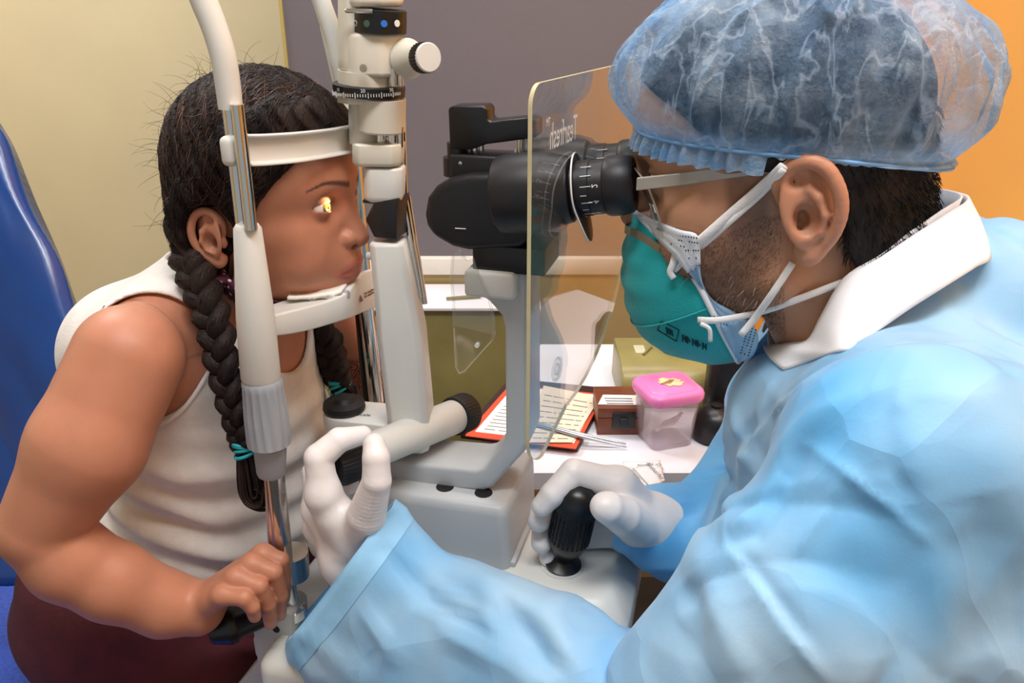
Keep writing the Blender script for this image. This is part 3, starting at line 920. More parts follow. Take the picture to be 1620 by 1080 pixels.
# ---- black prism housing
c_p = L(612, 348, 0.0)
zp0, zp1 = L(612, 378, 0).z, L(612, 314, 0).z
pu = [L(579, 347, -0.012), L(593, 318, -0.012), L(629, 314, -0.012), L(629, 378, -0.012), L(593, 375, -0.012)]
sharp(put('prism_housing', prism([(p.x, p.z) for p in pu], -0.014, 0.016, 0.0015), 'dev_satin', sl))
tube_o('mirror_lever', [L(575, 318, -0.012), L(618, 322, -0.012)], 0.0016, 'dev_satin', sl, 8)
# slit beam leaving the prism towards the patient's eye
bl = bpy.data.lights.new('slit_beam', 'SPOT'); bl.energy = 2.8; bl.color = (1.0, 0.74, 0.36); bl.spot_size = math.radians(14); bl.spot_blend = 0.7; bl.shadow_soft_size = 0.003
bo = bpy.data.objects.new('slit_beam', bl); b_s = L(579, 347, -0.012) + Vector((-0.002, 0, 0)); b_e = L(518, 324, -0.026)
bo.location = FRAME @ b_s
bo.rotation_euler = ((FRAME @ b_e) - (FRAME @ b_s)).to_track_quat('-Z', 'Y').to_euler()
C.objects.link(bo)
# ---- lens box and collar block
def iblk(name, cx, ytop, ybot, a, b, m, bev=0.003, chamf=0.006, taper=0.0, v=0.0):
    ct, cb = L(cx, ytop, v), L(cx, ybot, v)
    bm = bmesh.new()
    add_loft(bm, [ibox_ring(cb, a - taper, b - taper, cb.z, chamf), ibox_ring(cb, a, b, cb.z + (ct.z - cb.z) * 0.12, chamf), ibox_ring(ct, a, b, ct.z, chamf)])
    bmesh.ops.recalc_face_normals(bm, faces=bm.faces[:])
    return sharp(put(name, bevel(bm, bev, 2, 25), m, sl), 50)
iblk('lens_box', 609, 262, 316, 0.034, 0.030, 'dev_white', 0.0025, 0.006, 0.004)
iblk('collar_block', 600, 224, 259, 0.042, 0.036, 'dev_beige', 0.0025, 0.007, 0.004)
for px in (604, 622, 634):
    a, b = L(px, 232, -0.004), L(px, 200, -0.004)
    tube_o('guide_pin', [a, b], 0.0045 if px != 634 else 0.0025, 'chrome', sl, 14)
# ---- tower barrel, flange, scale ring, lamp house
def barrel(name, cx, y0, y1, prof, m, v=0.0, ang=35, seg=40):
    b, t = L(cx, y1, v), L(cx, y0, v)
    return lathe_o(name, b, t - b, [(s * (t - b).length, r) for s, r in prof], m, sl, seg, ang)
barrel('tower_stem', 577, 150, 226, [(0, 0.0135), (1, 0.0135)], 'dev_beige', 0.004)
barrel('tower_barrel', 604, 155, 208, [(0, 0.0), (0.0, 0.0185), (0.06, 0.020), (1, 0.020)], 'dev_beige', -0.002)
iblk('tower_flange', 586, 148, 161, 0.052, 0.040, 'dev_beige', 0.002, 0.012)
ring_ = barrel('scale_ring', 584, 133, 150, [(0, 0.0285), (0.05, 0.0295), (0.95, 0.0300), (1, 0.029)], 'dev_black', 0.0, 35, 64)
rc = L(584, 141.5, 0.0); rt = (L(584, 133, 0) - L(584, 150, 0)).length
bm = bmesh.new()
for k in range(40):
    a = math.radians(-170 + 160 * k / 39)
    d = Vector((math.cos(a), math.sin(a), 0)); big = k % 5 == 0
    rot = Matrix((Vector((-math.sin(a), math.cos(a), 0)), d, Vector((0, 0, 1)))).transposed()
    add_box(bm, rc + d * 0.0298 + Vector((0, 0, -rt * 0.2)), (0.0005, 0.001, rt * (0.5 if big else 0.28)), rot)
put('scale_marks', bm, 'mark_white', ring_, smooth=False)
for k, tx in ((-120, '10'), (-75, '20'), (-30, '30')):
    a = math.radians(k); d = Vector((math.cos(a), math.sin(a), 0))
    me = text_bm(tx, 0.004)
    X = Vector((-math.sin(a), math.cos(a), 0))
    me.transform(Matrix(((X.x, 0, d.x, rc.x + d.x * 0.0304), (X.y, 0, d.y, rc.y + d.y * 0.0304), (0, 1, 0, rc.z + rt * 0.22), (0, 0, 0, 1))))
    put('scale_number', me, 'mark_white', ring_, smooth=False)
barrel('tower_neck', 580, 112, 136, [(0, 0.0235), (1, 0.0235)], 'dev_beige', 0.002)
for px in (622, 634):
    tube_o('guide_pin', [L(px, 136, -0.006), L(px, 108, -0.006)], 0.004 if px == 622 else 0.0025, 'chrome', sl, 14)
iblk('lamp_house', 590, 50, 121, 0.047, 0.040, 'dev_beige', 0.004, 0.012)
iblk('lamp_house_back', 562, -60, 110, 0.024, 0.036, 'dev_beige', 0.003, 0.008)
q = L(581, 108, -0.0245); lathe_o('grub_screw', (q.x - 0.003, q.y, q.z), (-0.1, -1, 0), [(0, 0.0032), (0.0012, 0.0032), (0.0012, 0.0)], 'steel', sl, 14)
fb = barrel('filter_wheel', 601, 14, 52, [(0, 0.0205), (0.04, 0.0213), (0.96, 0.0213), (1, 0.020)], 'dev_black', -0.001, 35, 48)
fc = L(601, 36, -0.001)
for k, m_, r in ((-128, 'dev_satin', 0.0022), (-95, 'green_dot', 0.0026), (-58, 'blue_dot', 0.0026), (-28, 'mark_white', 0.0026)):
    a = math.radians(k); d = Vector((math.cos(a), math.sin(a), 0))
    o_ = lathe_o('filter_dot', fc + d * 0.0208, d, [(0, r), (0.0009, r), (0.0009, 0)], m_, fb, 20)
    if k == -128:
        lathe_o('filter_ring', fc + d * 0.0208, d, [(0, r), (0.0011, r), (0.0011, r * 0.75), (0.0006, r * 0.75)], 'mark_white', fb, 24)
iblk('lamp_cap', 592, -70, 11, 0.046, 0.040, 'dev_beige', 0.004, 0.012)
lathe_o('aperture_lever', L(590, 18, -0.022), (-1, -0.15, 0.02), [(0, 0.0018), (0.020, 0.0018), (0.022, 0.0012), (0.0225, 0)], 'chrome', sl, 12)
# slit-width knob on its stub
s0, s1 = L(625, 96, -0.012), L(676, 91, -0.02)
sd = (s1 - s0).normalized(); sln = (s1 - s0).length
sd = (sd + Vector((0, -0.55, 0))).normalized()
s0 = s1 - sd * sln
lathe_o('knob_stub', s0, sd, [(0, 0.016), (0.008, 0.0125), (0.014, 0.0105), (sln - 0.008, 0.0105)], 'dev_beige', sl)
ribbed('slit_knob', s1 - sd * 0.010, sd, [(0, 0.0110, 0), (0.001, 0.0118, 1), (0.010, 0.0118, 1), (0.011, 0.0112, 0), (0.011, 0.0, 0)], 28, 'rubber', sl)
lathe_o('knob_cap', s1 + sd * 0.0, sd, [(0, 0.0112), (0.002, 0.0112), (0.003, 0.0104), (0.0032, 0.0)], 'dev_white', sl)
# white supply cable sheath joining the tower from the upper left
cp = [(488, -60), (508, 0), (528, 60), (540, 105), (550, 135), (566, 146)]
tube_o('cable_sheath', spline([L(x, y, 0.012) for x, y in cp], 6), lerps([0.0075, 0.0075, 0.008, 0.009, 0.010, 0.008], 6), 'dev_white', sl)

# ---- binocular microscope
# objective housing: truncated wedge seen from the side
ob_px = [(672, 340), (676, 312), (690, 294), (712, 281), (742, 274), (830, 272), (842, 300), (842, 372), (826, 392), (742, 396), (716, 390), (684, 372), (675, 356)]
sharp(put('objective_housing', pprism(ob_px, -0.035, -0.038, 0.030, 0.010, 4), 'dev_satin', sl), 50)
tube_o('housing_mark', [L(720, 361, -0.0385), L(737, 362, -0.0385)], 0.0004, 'mark_white', sl, 6)
q = L(783, 350, -0.0375); lathe_o('housing_screw', q, (0, -1, 0), [(0, 0.0032), (0.0018, 0.0032), (0.0024, 0.0024), (0.0024, 0)], 'dev_black', sl, 16)
# mount beneath
mq0, mq1 = L(748, 428, -0.034), L(805, 391, -0.034)
bx('scope_mount', mq0.x, mq1.x + 0.030, -0.034, 0.022, mq0.z, mq1.z, 'dev_black', 0.001)
# near and far tubes: turned barrels along the viewing axis
ax_n = (L(1006, 291, -0.052) - L(800, 306, -0.052))
def eyetube(vv, p0, p1, first):
    a, b = L(p0[0], p0[1], vv), L(p1[0], p1[1], vv)
    d = (b - a); ln = d.length; d.normalize()
    nm = 'near' if first else 'far'
    k = lambda px: (L(px, 291, -0.052) - L(800, 306, -0.052)).length
    A = lambda px: k(px)
    tb = lathe_o('tube_housing', a, d, [(-0.006, 0.0), (-0.006, 0.026), (-0.004, 0.029), (0.004, 0.0305), (A(862), 0.0300), (A(890), 0.0262), (A(905), 0.0245), (A(908), 0.0215)], 'dev_satin', sl, 56)
    gr = ribbed('grip_ring', a + d * A(884), d, [(0, 0.0225, 0), (0.001, 0.0242, 1), (A(898) - A(884), 0.0236, 1), (A(899) - A(884), 0.021, 0)], 20, 'dev_black', sl, 0.0011)
    ep_ = lathe_o('eyepiece', a + d * A(897), d, [(0, 0.0205), (A(936) - A(897), 0.0208), (A(937) - A(897), 0.0200), (A(958) - A(897), 0.0200), (A(960) - A(897), 0.0212), (A(966) - A(897), 0.0222), (A(985) - A(897), 0.0222), (A(1000) - A(897), 0.0208), (A(1005) - A(897), 0.0190), (A(1005) - A(897), 0.0150), (A(1000) - A(897), 0.0125)], 'dev_satin', sl, 56)
    lathe_o('eye_lens', a + d * (A(1000) - 0.001), d, [(0, 0.0124), (0.001, 0.0100), (0.0018, 0.0)], 'lens_glass', ep_, 32)
    # dioptre scale on the side towards the viewer
    x, y, dd = frame_of(d)
    for i, (ang, tx) in enumerate(((58, '0'), (36, '1'), (14, '2'), (-4, ''), (-20, '4'), (-38, ''), (-54, '6'))):
        a_ = math.radians(ang)
        nrm = (Vector((0, -1, 0)) * math.cos(a_) + Vector((0, 0, 1)) * math.sin(a_)); nrm = (nrm - d * nrm.dot(d)).normalized()
        side = d.cross(nrm)
        c = a + d * A(934 if tx else 930) + nrm * 0.0206
        bm = bmesh.new()
        add_box(bm, c, (0.008 if tx else 0.0045, 0.0005, 0.0006), Matrix((d, side, nrm)).transposed())
        put('scale_mark', bm, 'mark_white', ep_, smooth=False)
        if tx and tx not in '01':
            me = text_bm(tx, 0.0062)
            c = a + d * A(948) + nrm * 0.0204
            X, Yv = -side, d
            me.transform(Matrix(((X.x, Yv.x, nrm.x, c.x), (X.y, Yv.y, nrm.y, c.y), (X.z, Yv.z, nrm.z, c.z), (0, 0, 0, 1))))
            put('scale_number', me, 'mark_white', ep_, smooth=False)
    return a, d, A, tb
a_n, d_n, A_n, tb_n = eyetube(-0.052, (800, 308), (1006, 291), True)
off = 0.062
pa, pb = a_n + Vector((0.002, off, 0.002)), a_n + d_n * 0.16 + Vector((0.002, off, 0.002))
eyetube(a_n.y + off, proj(pa), proj(pb), False)
# clear blue-less guard fin round the near eyepiece (thin bright edged visor)
gc = a_n + d_n * A_n(912)
x, y, dd = frame_of(d_n)
bm = bmesh.new()
fin = []
for k in range(41):
    a = 2 * PI * k / 40
    zz = math.sin(a)
    r = 0.0245 + (0.016 * max(0, -zz) ** 5) + 0.002 * max(0, zz) ** 4
    fin.append((math.cos(a), zz, r))
x2 = Vector((0, -1, 0)); x2 = (x2 - d_n * x2.dot(d_n)).normalized(); y2 = Vector((0, 0, 1)); y2 = (y2 - d_n * y2.dot(d_n)).normalized()
for s, kk in ((0, 0), (1, 1)):
    pass
ro = [[gc + d_n * (s + 0.010 * max(0, -f[1]) ** 3 * 0.6) + (x2 * f[0] + y2 * f[1]) * rr for f, rr in [(f, (f[2] if o_ else 0.0212)) for f in fin[:-1]]] for s, o_ in ((0, 0), (0, 1), (0.0015, 1), (0.0015, 0))]
vr = [[bm.verts.new(p) for p in r] for r in ro]
for i in range(4):
    A_, B_ = vr[i], vr[(i + 1) % 4]
    for j in range(40):
        bm.faces.new((A_[j], A_[(j + 1) % 40], B_[(j + 1) % 40], B_[j]))
bmesh.ops.recalc_face_normals(bm, faces=bm.faces[:])
sharp(put('eyepiece_visor', bm, 'dev_satin', sl))
bm = bmesh.new()
add_tube(bm, [gc + d_n * (0.0008 + 0.006 * max(0, -f[1]) ** 3) + (x2 * f[0] + y2 * f[1]) * f[2] for f in fin], 0.0007, 6, False)
put('visor_rim', bm, 'mark_white', sl)
# bridge between the tubes
bx('tube_bridge', a_n.x - 0.004, a_n.x + 0.03, -0.050, 0.010, a_n.z - 0.024, a_n.z + 0.026, 'dev_satin', 0.006)

# ---- rail and bracket carrying the breath shield
rq0, rq1 = L(705, 277, -0.02), L(842, 247, -0.02)
bx('top_rail', rq0.x + 0.006, rq1.x, -0.028, 0.004, rq0.z - 0.002, rq1.z, 'dev_satin', 0.003)
lathe_o('rail_boss', (L(722, 277, -0.016).x, -0.016, L(722, 277, -0.016).z), (0, 0, 1), [(0, 0.0), (0, 0.0105), (L(722, 248, -0.016).z - L(722, 277, -0.016).z, 0.0105), (L(722, 247, -0.016).z - L(722, 277, -0.016).z, 0.0)], 'dev_satin', sl)
q = L(729, 258, -0.027); lathe_o('boss_screw', q, (0.2, -1, 0), [(0, 0.0018), (0.001, 0.0018), (0.0016, 0.0)], 'chrome', sl, 12)
lathe_o('bracket_post', (L(724, 248, -0.016).x, -0.016, L(724, 248, -0.016).z), (0, 0, 1), [(0, 0.0085), (L(724, 225, -0.016).z - L(724, 248, -0.016).z, 0.0085)], 'dev_black', sl)
br_px = [(712, 236), (709, 172), (714, 168), (765, 167), (771, 173), (771, 188), (776, 192), (836, 186), (848, 190), (848, 218), (770, 228), (745, 237)]
sharp(put('shield_bracket', pprism(br_px, -0.026, -0.027, -0.004, 0.0025, 2), 'dev_black', sl), 40)
for px in (752, 762, 824):
    tube_o('bracket_rod', [L(px, 250, -0.014), L(px, 216, -0.014)], 0.0036 if px != 762 else 0.0022, 'chrome', sl, 12)

# ---- breath shield: clear acrylic sheet set across the viewing axis, brand lettering printed on its far face
p00, p01 = L(841, 134, -0.130), L(838, 748, -0.130)
shy = math.radians(80)
sdir = Vector((math.cos(shy), math.sin(shy), 0))     # along the sheet, away from the viewer
base_u = (p00.x + p01.x) / 2
ztop, zbot = p00.z, p01.z
# width from the far edge seen at x = 1000
SW = 0.0
for k in range(400):
    w = 0.001 * k
    if proj((base_u + sdir.x * w, -0.130 + sdir.y * w, (ztop + zbot) / 2))[0] >= 1001: SW = w; break
def shp(s, z): return Vector((base_u + sdir.x * s, -0.130 + sdir.y * s, z))
R1, R2 = 0.014, min(0.16, SW - 0.06)
outl = []
def arc(cs, cz, r, a0, a1, n=10):
    for k in range(n + 1):
        a = math.radians(a0 + (a1 - a0) * k / n); outl.append((cs + r * math.cos(a), cz + r * math.sin(a)))
arc(R1, ztop - R1, R1, 180, 90); arc(SW - 0.02, ztop - 0.02, 0.02, 90, 0); arc(SW - R2, zbot + 0.02 + R2, R2, 0, -90); arc(R1 * 2, zbot + R1 * 2, R1 * 2, -90, -180)
nrm = Vector((-sdir.y, sdir.x, 0))     # towards the patient
bm = bmesh.new()
f0 = [bm.verts.new(shp(*p)) for p in outl]; f1 = [bm.verts.new(shp(*p) + nrm * 0.003) for p in outl]
bm.faces.new(f0); bm.faces.new(f1[::-1])
bmesh.ops.recalc_face_normals(bm, faces=bm.faces[:])
bsh = put('breath_shield', bm, 'acrylic', sl, smooth=False, label='clear acrylic breath shield with printed lettering')
bm = bmesh.new()
nO = len(outl)
g0 = [bm.verts.new(shp(*p)) for p in outl]; g1 = [bm.verts.new(shp(*p) + nrm * 0.003) for p in outl]
for i in range(nO):
    bm.faces.new((g0[i], g0[(i + 1) % nO], g1[(i + 1) % nO], g1[i]))
put('shield_edge', bm, 'acrylic_edge', bsh, smooth=False)
def on_shield(me, s, z, mir=True):
    # lettering reads correctly from the patient's side, mirrored from here
    X = -sdir; o_ = shp(s, z) - nrm * 0.0005
    me.transform(Matrix(((X.x, 0, nrm.x, o_.x), (X.y, 0, nrm.y, o_.y), (0, 1, 0, o_.z), (0, 0, 0, 1))))
    return put('lettering', me, 'mark_white', bsh, smooth=False)
def shield_s(px, py):
    best = min((abs(proj(shp(0.001 * k, 1.2))[0] - px), 0.001 * k) for k in range(0, 300))[1]
    zz = min((abs(proj(shp(best, 0.7 + 0.001 * k))[1] - py), 0.7 + 0.001 * k) for k in range(0, 800))[1]
    return best, zz
def fit_width(me, pxa, pxb, py):
    # stretch lettering so that it spans the printed width
    sa, sb = shield_s(pxa, py)[0], shield_s(pxb, py)[0]
    xs = [v.co.x for v in me.vertices]; k = (sb - sa) / (max(xs) - min(xs))
    me.transform(Matrix.Diagonal((k, 1, 1, 1))); return me
s_, z_ = shield_s(888, 210)
on_shield(fit_width(text_bm('Tearfresh', 0.026), 868, 909, 210), s_, z_)
s_, z_ = shield_s(866, 208)
on_shield(fit_width(text_bm('TM', 0.008), 861, 867, 210), s_ - 0.002, z_ + 0.006)
s_, z_ = shield_s(979, 160)
on_shield(text_bm('El', 0.020), s_, z_)
s_, z_ = shield_s(895, 585)
for r0, r1 in ((0.010, 0.0085), (0.005, 0.0042)):
    lathe_o('suction_mark', shp(s_, z_) + nrm * 0.003, nrm, [(0, r0), (0.002, r0), (0.002, r1), (0, r1)], 'acrylic', bsh, 28)

# ---- small clear plate hanging below the microscope mount
gp = [(716, 404), (727, 394), (731, 406), (738, 411), (748, 410), (752, 424), (772, 470), (781, 505), (781, 528), (777, 540), (734, 588), (726, 591), (721, 582), (718, 520), (716, 470), (713, 440)]
q = [L(x, y, -0.045) for x, y in gp]
bm = bmesh.new()
fr_ = [bm.verts.new(p) for p in q]; bk_ = [bm.verts.new(p + Vector((0.0005, 0.003, 0))) for p in q]
bm.faces.new(fr_); bm.faces.new(bk_[::-1])
lp = put('lower_plate', bm, 'acrylic', sl, smooth=False, label='small clear acrylic plate with a hole')
bm = bmesh.new(); add_tube(bm, [p + Vector((0, 0.0015, 0)) for p in q + q[:1]], 0.0011, 6, False)
put('plate_edge', bm, 'acrylic', lp)
bm = bmesh.new(); add_tube(bm, [p + Vector((0, 0.0005, 0)) for p in q[9:14]], 0.0006, 6, False)
put('plate_highlight', bm, 'acrylic_edge', lp)
q = L(754, 547, -0.046); lathe_o('plate_hole', q, (0, 1, 0), [(0, 0.002), (0.004, 0.002)], 'mark_white', lp, 16)

# ---- narrow instrument table carrying slit lamp and head rest
it = thing('instrument_table', (0.12, 0.0, 0), 'narrow grey instrument table under the slit lamp', 'table')
bx('top', 0.0, ur - 0.03, -0.135, 0.125, IZ - 0.025, IZ, 'dev_grey', 0.004, it)
lathe_o('column', (0.12, 0.0, 0.03), (0, 0, 1), [(0, 0.05), (IZ - 0.055, 0.045)], 'dev_grey', it)
bx('foot', 0.0, 0.36, -0.05, 0.05, 0.0, 0.03, 'dev_grey', 0.008, it)

# ================================================================== head rest
hr = thing('head_rest', (0.02, -0.12, IZ), 'white and chrome chin and forehead rest the child leans into', 'head rest')
VN = -0.12
# near post, bottom to top
bk = [(414, 960), (428, 950), (462, 948), (474, 956), (476, 990), (452, 1006), (440, 1022), (437, 1085), (372, 1085), (420, 1028), (414, 985)]
M['rest_grey'] = mat('rest_grey', (190, 186, 176), 0.45, var=0.02)
M['grip_grey'] = mat('grip_grey', (158, 164, 172), 0.4, var=0.02)
sharp(put('foot_bracket', pprism(bk, VN, VN - 0.016, VN + 0.016, 0.003, 2), 'rest_grey', hr))
q = L(437, 995, VN - 0.0165); lathe_o('bracket_hole', q, (0, -1, 0), [(0, 0.0035), (0.0008, 0.0035), (0.0008, 0)], 'hole', hr, 18)
put('foot_cover', rbox(tuple(L(505, 1062, VN - 0.015)), (0.085, 0.075, 0.075), 0.014, RZ(0), 4), 'dev_white', hr)
def S2(a, b, v=VN): return L(a, b, v)
tube_o('chrome_rod', [S2(459, 962), S2(448, 880), S2(434, 748)], [0.0085, 0.0085, 0.0085], 'chrome', hr, 24)
tube_o('chrome_rod', [S2(441, 962, VN - .004), S2(432, 870, VN - .004), S2(424, 748, VN - .004)], 0.0042, 'chrome', hr, 16)
lathe_o('rod_socket', S2(462, 972), S2(459, 945) - S2(462, 972), [(0, 0.0135), (0.010, 0.0135), (0.012, 0.011)], 'chrome', hr)
q0, q1 = S2(458, 908), S2(455, 872)
lathe_o('clamp_ring', q0 + Vector((0.003, 0, 0)), q1 - q0, [(0, 0.0095), (0.0, 0.0155), ((q1 - q0).length, 0.0155), ((q1 - q0).length, 0.0095)], 'chrome', hr)
lathe_o('clamp_ring', S2(441, 890, VN - .004), S2(440, 880, VN - .004) - S2(441, 890, VN - .004), [(0, 0.008), (0.006, 0.008)], 'chrome', hr, 24)
# grey cone and fluted height-adjusting grip
g0, g1, g2 = S2(429, 749), S2(427, 704), S2(414, 598)
lathe_o('lower_cone', g0, g1 - g0, [(0, 0.0115), (0.003, 0.0125), ((g1 - g0).length, 0.0140)], 'grip_grey', hr)
nfl = 16; segp = 6; rings = []
gd = (g2 - g1); gl = gd.length; gd.normalize()
x, y, _ = frame_of(gd)
for s, r, dp in ((0, 0.0150, 0), (0.003, 0.0185, 0.0), (0.007, 0.0190, 0.0012), (0.03, 0.0185, 0.0012), (gl - 0.008, 0.0168, 0.0012), (gl - 0.003, 0.0165, 0), (gl, 0.0150, 0)):
    rings.append([g1 + gd * s + (x * math.cos(a) + y * math.sin(a)) * (r - dp * (0.5 - 0.5 * math.cos(a * nfl)) ** 0.5) for a in [2 * PI * k / (nfl * segp) for k in range(nfl * segp)]])
bm = bmesh.new(); add_loft(bm, rings); bmesh.ops.recalc_face_normals(bm, faces=bm.faces[:])
sharp(put('height_grip', bm, 'grip_grey', hr), 40)
# white sleeve
w0, w1, w2 = S2(413, 598), S2(402, 500), S2(391, 355)
lathe_o('sleeve', w0, w2 - w0, [(0, 0.0152), (0.002, 0.0160), ((w1 - w0).length, 0.0150), ((w2 - w0).length - 0.003, 0.0105), ((w2 - w0).length, 0.0085), ((w2 - w0).length, 0.0)], 'dev_white', hr, 40)
# two chrome rods side by side up to the plastic top tube
for dx, r, vv in ((-5, 0.0058, 0.004), (7, 0.0050, -0.006)):
    tube_o('upright_rod', [S2(390 + dx, 362, VN + vv), S2(368 + dx, 165, VN + vv)], r, 'chrome', hr, 16)
tp = [(365, 172), (360, 130), (352, 85), (338, 40), (320, -5), (300, -60)]
tube_o('top_tube', spline([S2(*p) for p in tp], 6), lerps([0.0086, 0.0088, 0.0090, 0.0090, 0.0092, 0.0092], 6), 'dev_white', hr, 24)
lathe_o('tube_screw', S2(351, 157, VN), (-1, -0.3, 0), [(0, 0.0015), (0.003, 0.0015), (0.0035, 0)], 'chrome', hr, 10)
# clip and forehead band curving round to the far post
cb0 = S2(366, 238, VN - 0.002)
bm = bmesh.new(); add_box(bm, cb0, (0.012, 0.016, 0.022)); put('band_clip', bevel(bm, 0.005, 4), 'dev_white', hr)
bpts = [L(388, 237, VN + 0.004), L(420, 236, VN + 0.02), L(470, 232, -0.07), L(515, 226, -0.03), L(548, 220, 0.0), L(570, 216, 0.035), L(572, 212, 0.075), L(562, 212, 0.105)]
bp = spline(bpts, 8)
hb = 0.0115
bm = bmesh.new(); rings = []
for i, p in enumerate(bp):
    t_ = (bp[min(i + 1, len(bp) - 1)] - bp[max(i - 1, 0)]); t_.z = 0; t_.normalize()
    nn = Vector((t_.y, -t_.x, 0))      # away from the forehead
    rings.append([p + nn * a + Vector((0, 0, b)) for a, b in ((0, -hb), (0.006, -hb), (0.006, -hb + 0.0022), (0.0018, -hb + 0.003), (0.0018, hb - 0.003), (0.006, hb - 0.0022), (0.006, hb), (0, hb))])
add_loft(bm, rings); bmesh.ops.recalc_face_normals(bm, faces=bm.faces[:])
sharp(put('forehead_band', bevel(bm, 0.0006, 1, 40), 'dev_white', hr), 40)
# far post
tube_o('far_post', [L(596, 640, 0.10), L(577, 470, 0.10), L(556, 212, 0.10)], 0.0085, 'chrome', hr, 20)
tube_o('far_rod', [L(583, 640, 0.104), L(568, 470, 0.104)], 0.006, 'dev_black', hr, 16)
tube_o('far_top_tube', [L(557, 222, 0.10), L(545, 150, 0.10), L(520, 40, 0.10)], 0.0085, 'dev_white', hr, 16)
lathe_o('far_foot', (L(600, 640, 0.10).x, 0.10, IZ), (0, 0, 1), [(0, 0.016), (L(600, 640, 0.10).z - IZ, 0.014)], 'chrome', hr)
# chin rest: curved arm from the sleeve, rising guard on the far side
rz = []
top = [(412, 505), (440, 497), (480, 487), (520, 476), (548, 464), (562, 447), (575, 432), (594, 425)]
bot = [(412, 533), (440, 531), (480, 524), (520, 513), (548, 504), (562, 498), (575, 492), (594, 486)]
vvs = [-0.112, -0.100, -0.074, -0.046, -0.024, 0.000, 0.035, 0.085]
tp_ = spline([L(a[0], a[1], v) for a, v in zip(top, vvs)], 6); bt_ = spline([L(a[0], a[1], v) for a, v in zip(bot, vvs)], 6)
bm = bmesh.new(); rings = []
for i, (a, b) in enumerate(zip(tp_, bt_)):
    t_ = (tp_[min(i + 1, len(tp_) - 1)] - tp_[max(i - 1, 0)]); t_.z = 0; t_.normalize()
    nn = Vector((-t_.y, t_.x, 0))      # towards the patient
    zb = min(b.z, a.z - 0.006)
    rings.append([a, Vector((a.x, a.y, zb)), Vector((a.x, a.y, zb)) + nn * 0.006, a + nn * 0.006])
add_loft(bm, rings); bmesh.ops.recalc_face_normals(bm, faces=bm.faces[:])
sharp(put('chin_arm', bevel(bm, 0.0018, 2, 40), 'dev_white', hr), 50)
# tray of the chin rest inside the curved arm
ty = L(470, 487, -0.08).z
tr = [tp_[k] + Vector((-0.001, 0, 0)) for k in range(0, 31, 2)] + [Vector((0.045, 0.02, 0)), Vector((0.035, -0.02, 0)), Vector((0.018, -0.06, 0)), Vector((0.018, -0.10, 0))]
bm = bmesh.new(); zt_ = 1.0995
pl_ = [Vector((p.x, p.y, zt_)) for p in tr]
add_loft(bm, [[p - Vector((0, 0, 0.006)) for p in pl_], pl_]); bmesh.ops.recalc_face_normals(bm, faces=bm.faces[:])
sharp(put('chin_tray', bm, 'dev_white', hr))
lz = L(578, 456, 0.052)
# warning label on the guard
wa = [L(556, 465, 0.006), L(590, 452, 0.075), L(591, 464, 0.075), L(557, 478, 0.006)]
def warp(s, t, o_=0.0):
    p = wa[0].lerp(wa[1], s).lerp(wa[3].lerp(wa[2], s), t); return p + Vector((0.0018 + o_, -0.0008, 0))
def on_arm(p):
    # nearest point of the chin arm's outer face
    best = min(range(len(tp_)), key=lambda i: (tp_[i].y - p.y) ** 2)
    return Vector((tp_[best].x + 0.0006, p.y, p.z))
bm = bmesh.new()
for j in range(2):
    for k in range(3):
        s0_, s1_ = 0.34 + 0.2 * k, 0.34 + 0.2 * k + 0.17
        t0_ = 0.2 + 0.38 * j
        bm.faces.new([bm.verts.new(on_arm(warp(s, t)) + Vector((0.0004, 0, 0))) for s, t in ((s0_, t0_), (s1_, t0_), (s1_, t0_ + 0.2), (s0_, t0_ + 0.2))])
bm.faces.new([bm.verts.new(on_arm(warp(s, t)) + Vector((0.0004, 0, 0))) for s, t in ((0.02, 0.95), (0.24, 0.95), (0.13, 0.1))])
put('warning_print', bm, 'warn_ink', hr, smooth=False)
# chin cup with paper pad and screw
cc = L(505, 466, -0.035)
CZT = zt_ + 0.001
bm = bmesh.new(); rr = random.Random(5); G = np.zeros((14, 10, 3))
pq = [L(456, 482, -0.056), L(540, 478, -0.030), L(560, 458, 0.014), L(480, 455, -0.010)]
for i in range(14):
    for j in range(10):
        s, t = i / 13, j / 9
        p = pq[0].lerp(pq[1], s).lerp(pq[3].lerp(pq[2], s), t)
        G[i, j] = (p.x, p.y, CZT + 0.0045 + 0.0015 * (2 * s - 1) ** 2 + rr.uniform(-0.0004, 0.0004))
put('paper_pad', grid_mesh('paper_pad', G, 0.003), 'paper', hr)
bx('chin_cup', min(p.x for p in pq) + 0.006, max(p.x for p in pq) - 0.004, -0.036, 0.012, CZT - 0.001, CZT + 0.004, 'dev_white', 0.001, hr)
lathe_o('pad_pin', L(495, 471, -0.0400), (0.3, -1, 0.6), [(0, 0.0035), (0.001, 0.0035), (0.0025, 0.0)], 'chrome', hr, 14)
lathe_o('pad_spool', L(538, 467, -0.020), (1, 0, 0.2), [(0, 0.004), (0.008, 0.004), (0.009, 0.003)], 'grip_grey', hr, 16)
# hand grip the child holds
h0, h1 = L(330, 1003, VN - 0.045), L(424, 962, VN - 0.004)
hd = (h1 - h0).normalized(); hl = (h1 - h0).length
HG0, HGD, HGL = h0, hd, hl
lathe_o('hand_grip', h0, hd, [(0, 0.0), (0, 0.0085), (0.002, 0.0105), (0.014, 0.0165), (0.016, 0.0175), (0.022, 0.0178), (0.026, 0.0150), (hl, 0.0145)], 'dev_black', hr, 40)
# ================================================================== people: shared anatomy
def boxed(P, lo, hi, fn, pad=0.02):
    """evaluate fn only near its box"""
    lo = np.array(lo, dtype=np.float32); hi = np.array(hi, dtype=np.float32)
    dd = np.linalg.norm(np.maximum(np.maximum(lo - P, P - hi), 0), axis=1)
    out = dd + pad
    m = dd < pad
    if m.any(): out[m] = fn(P[m])
    return out.astype(np.float32)

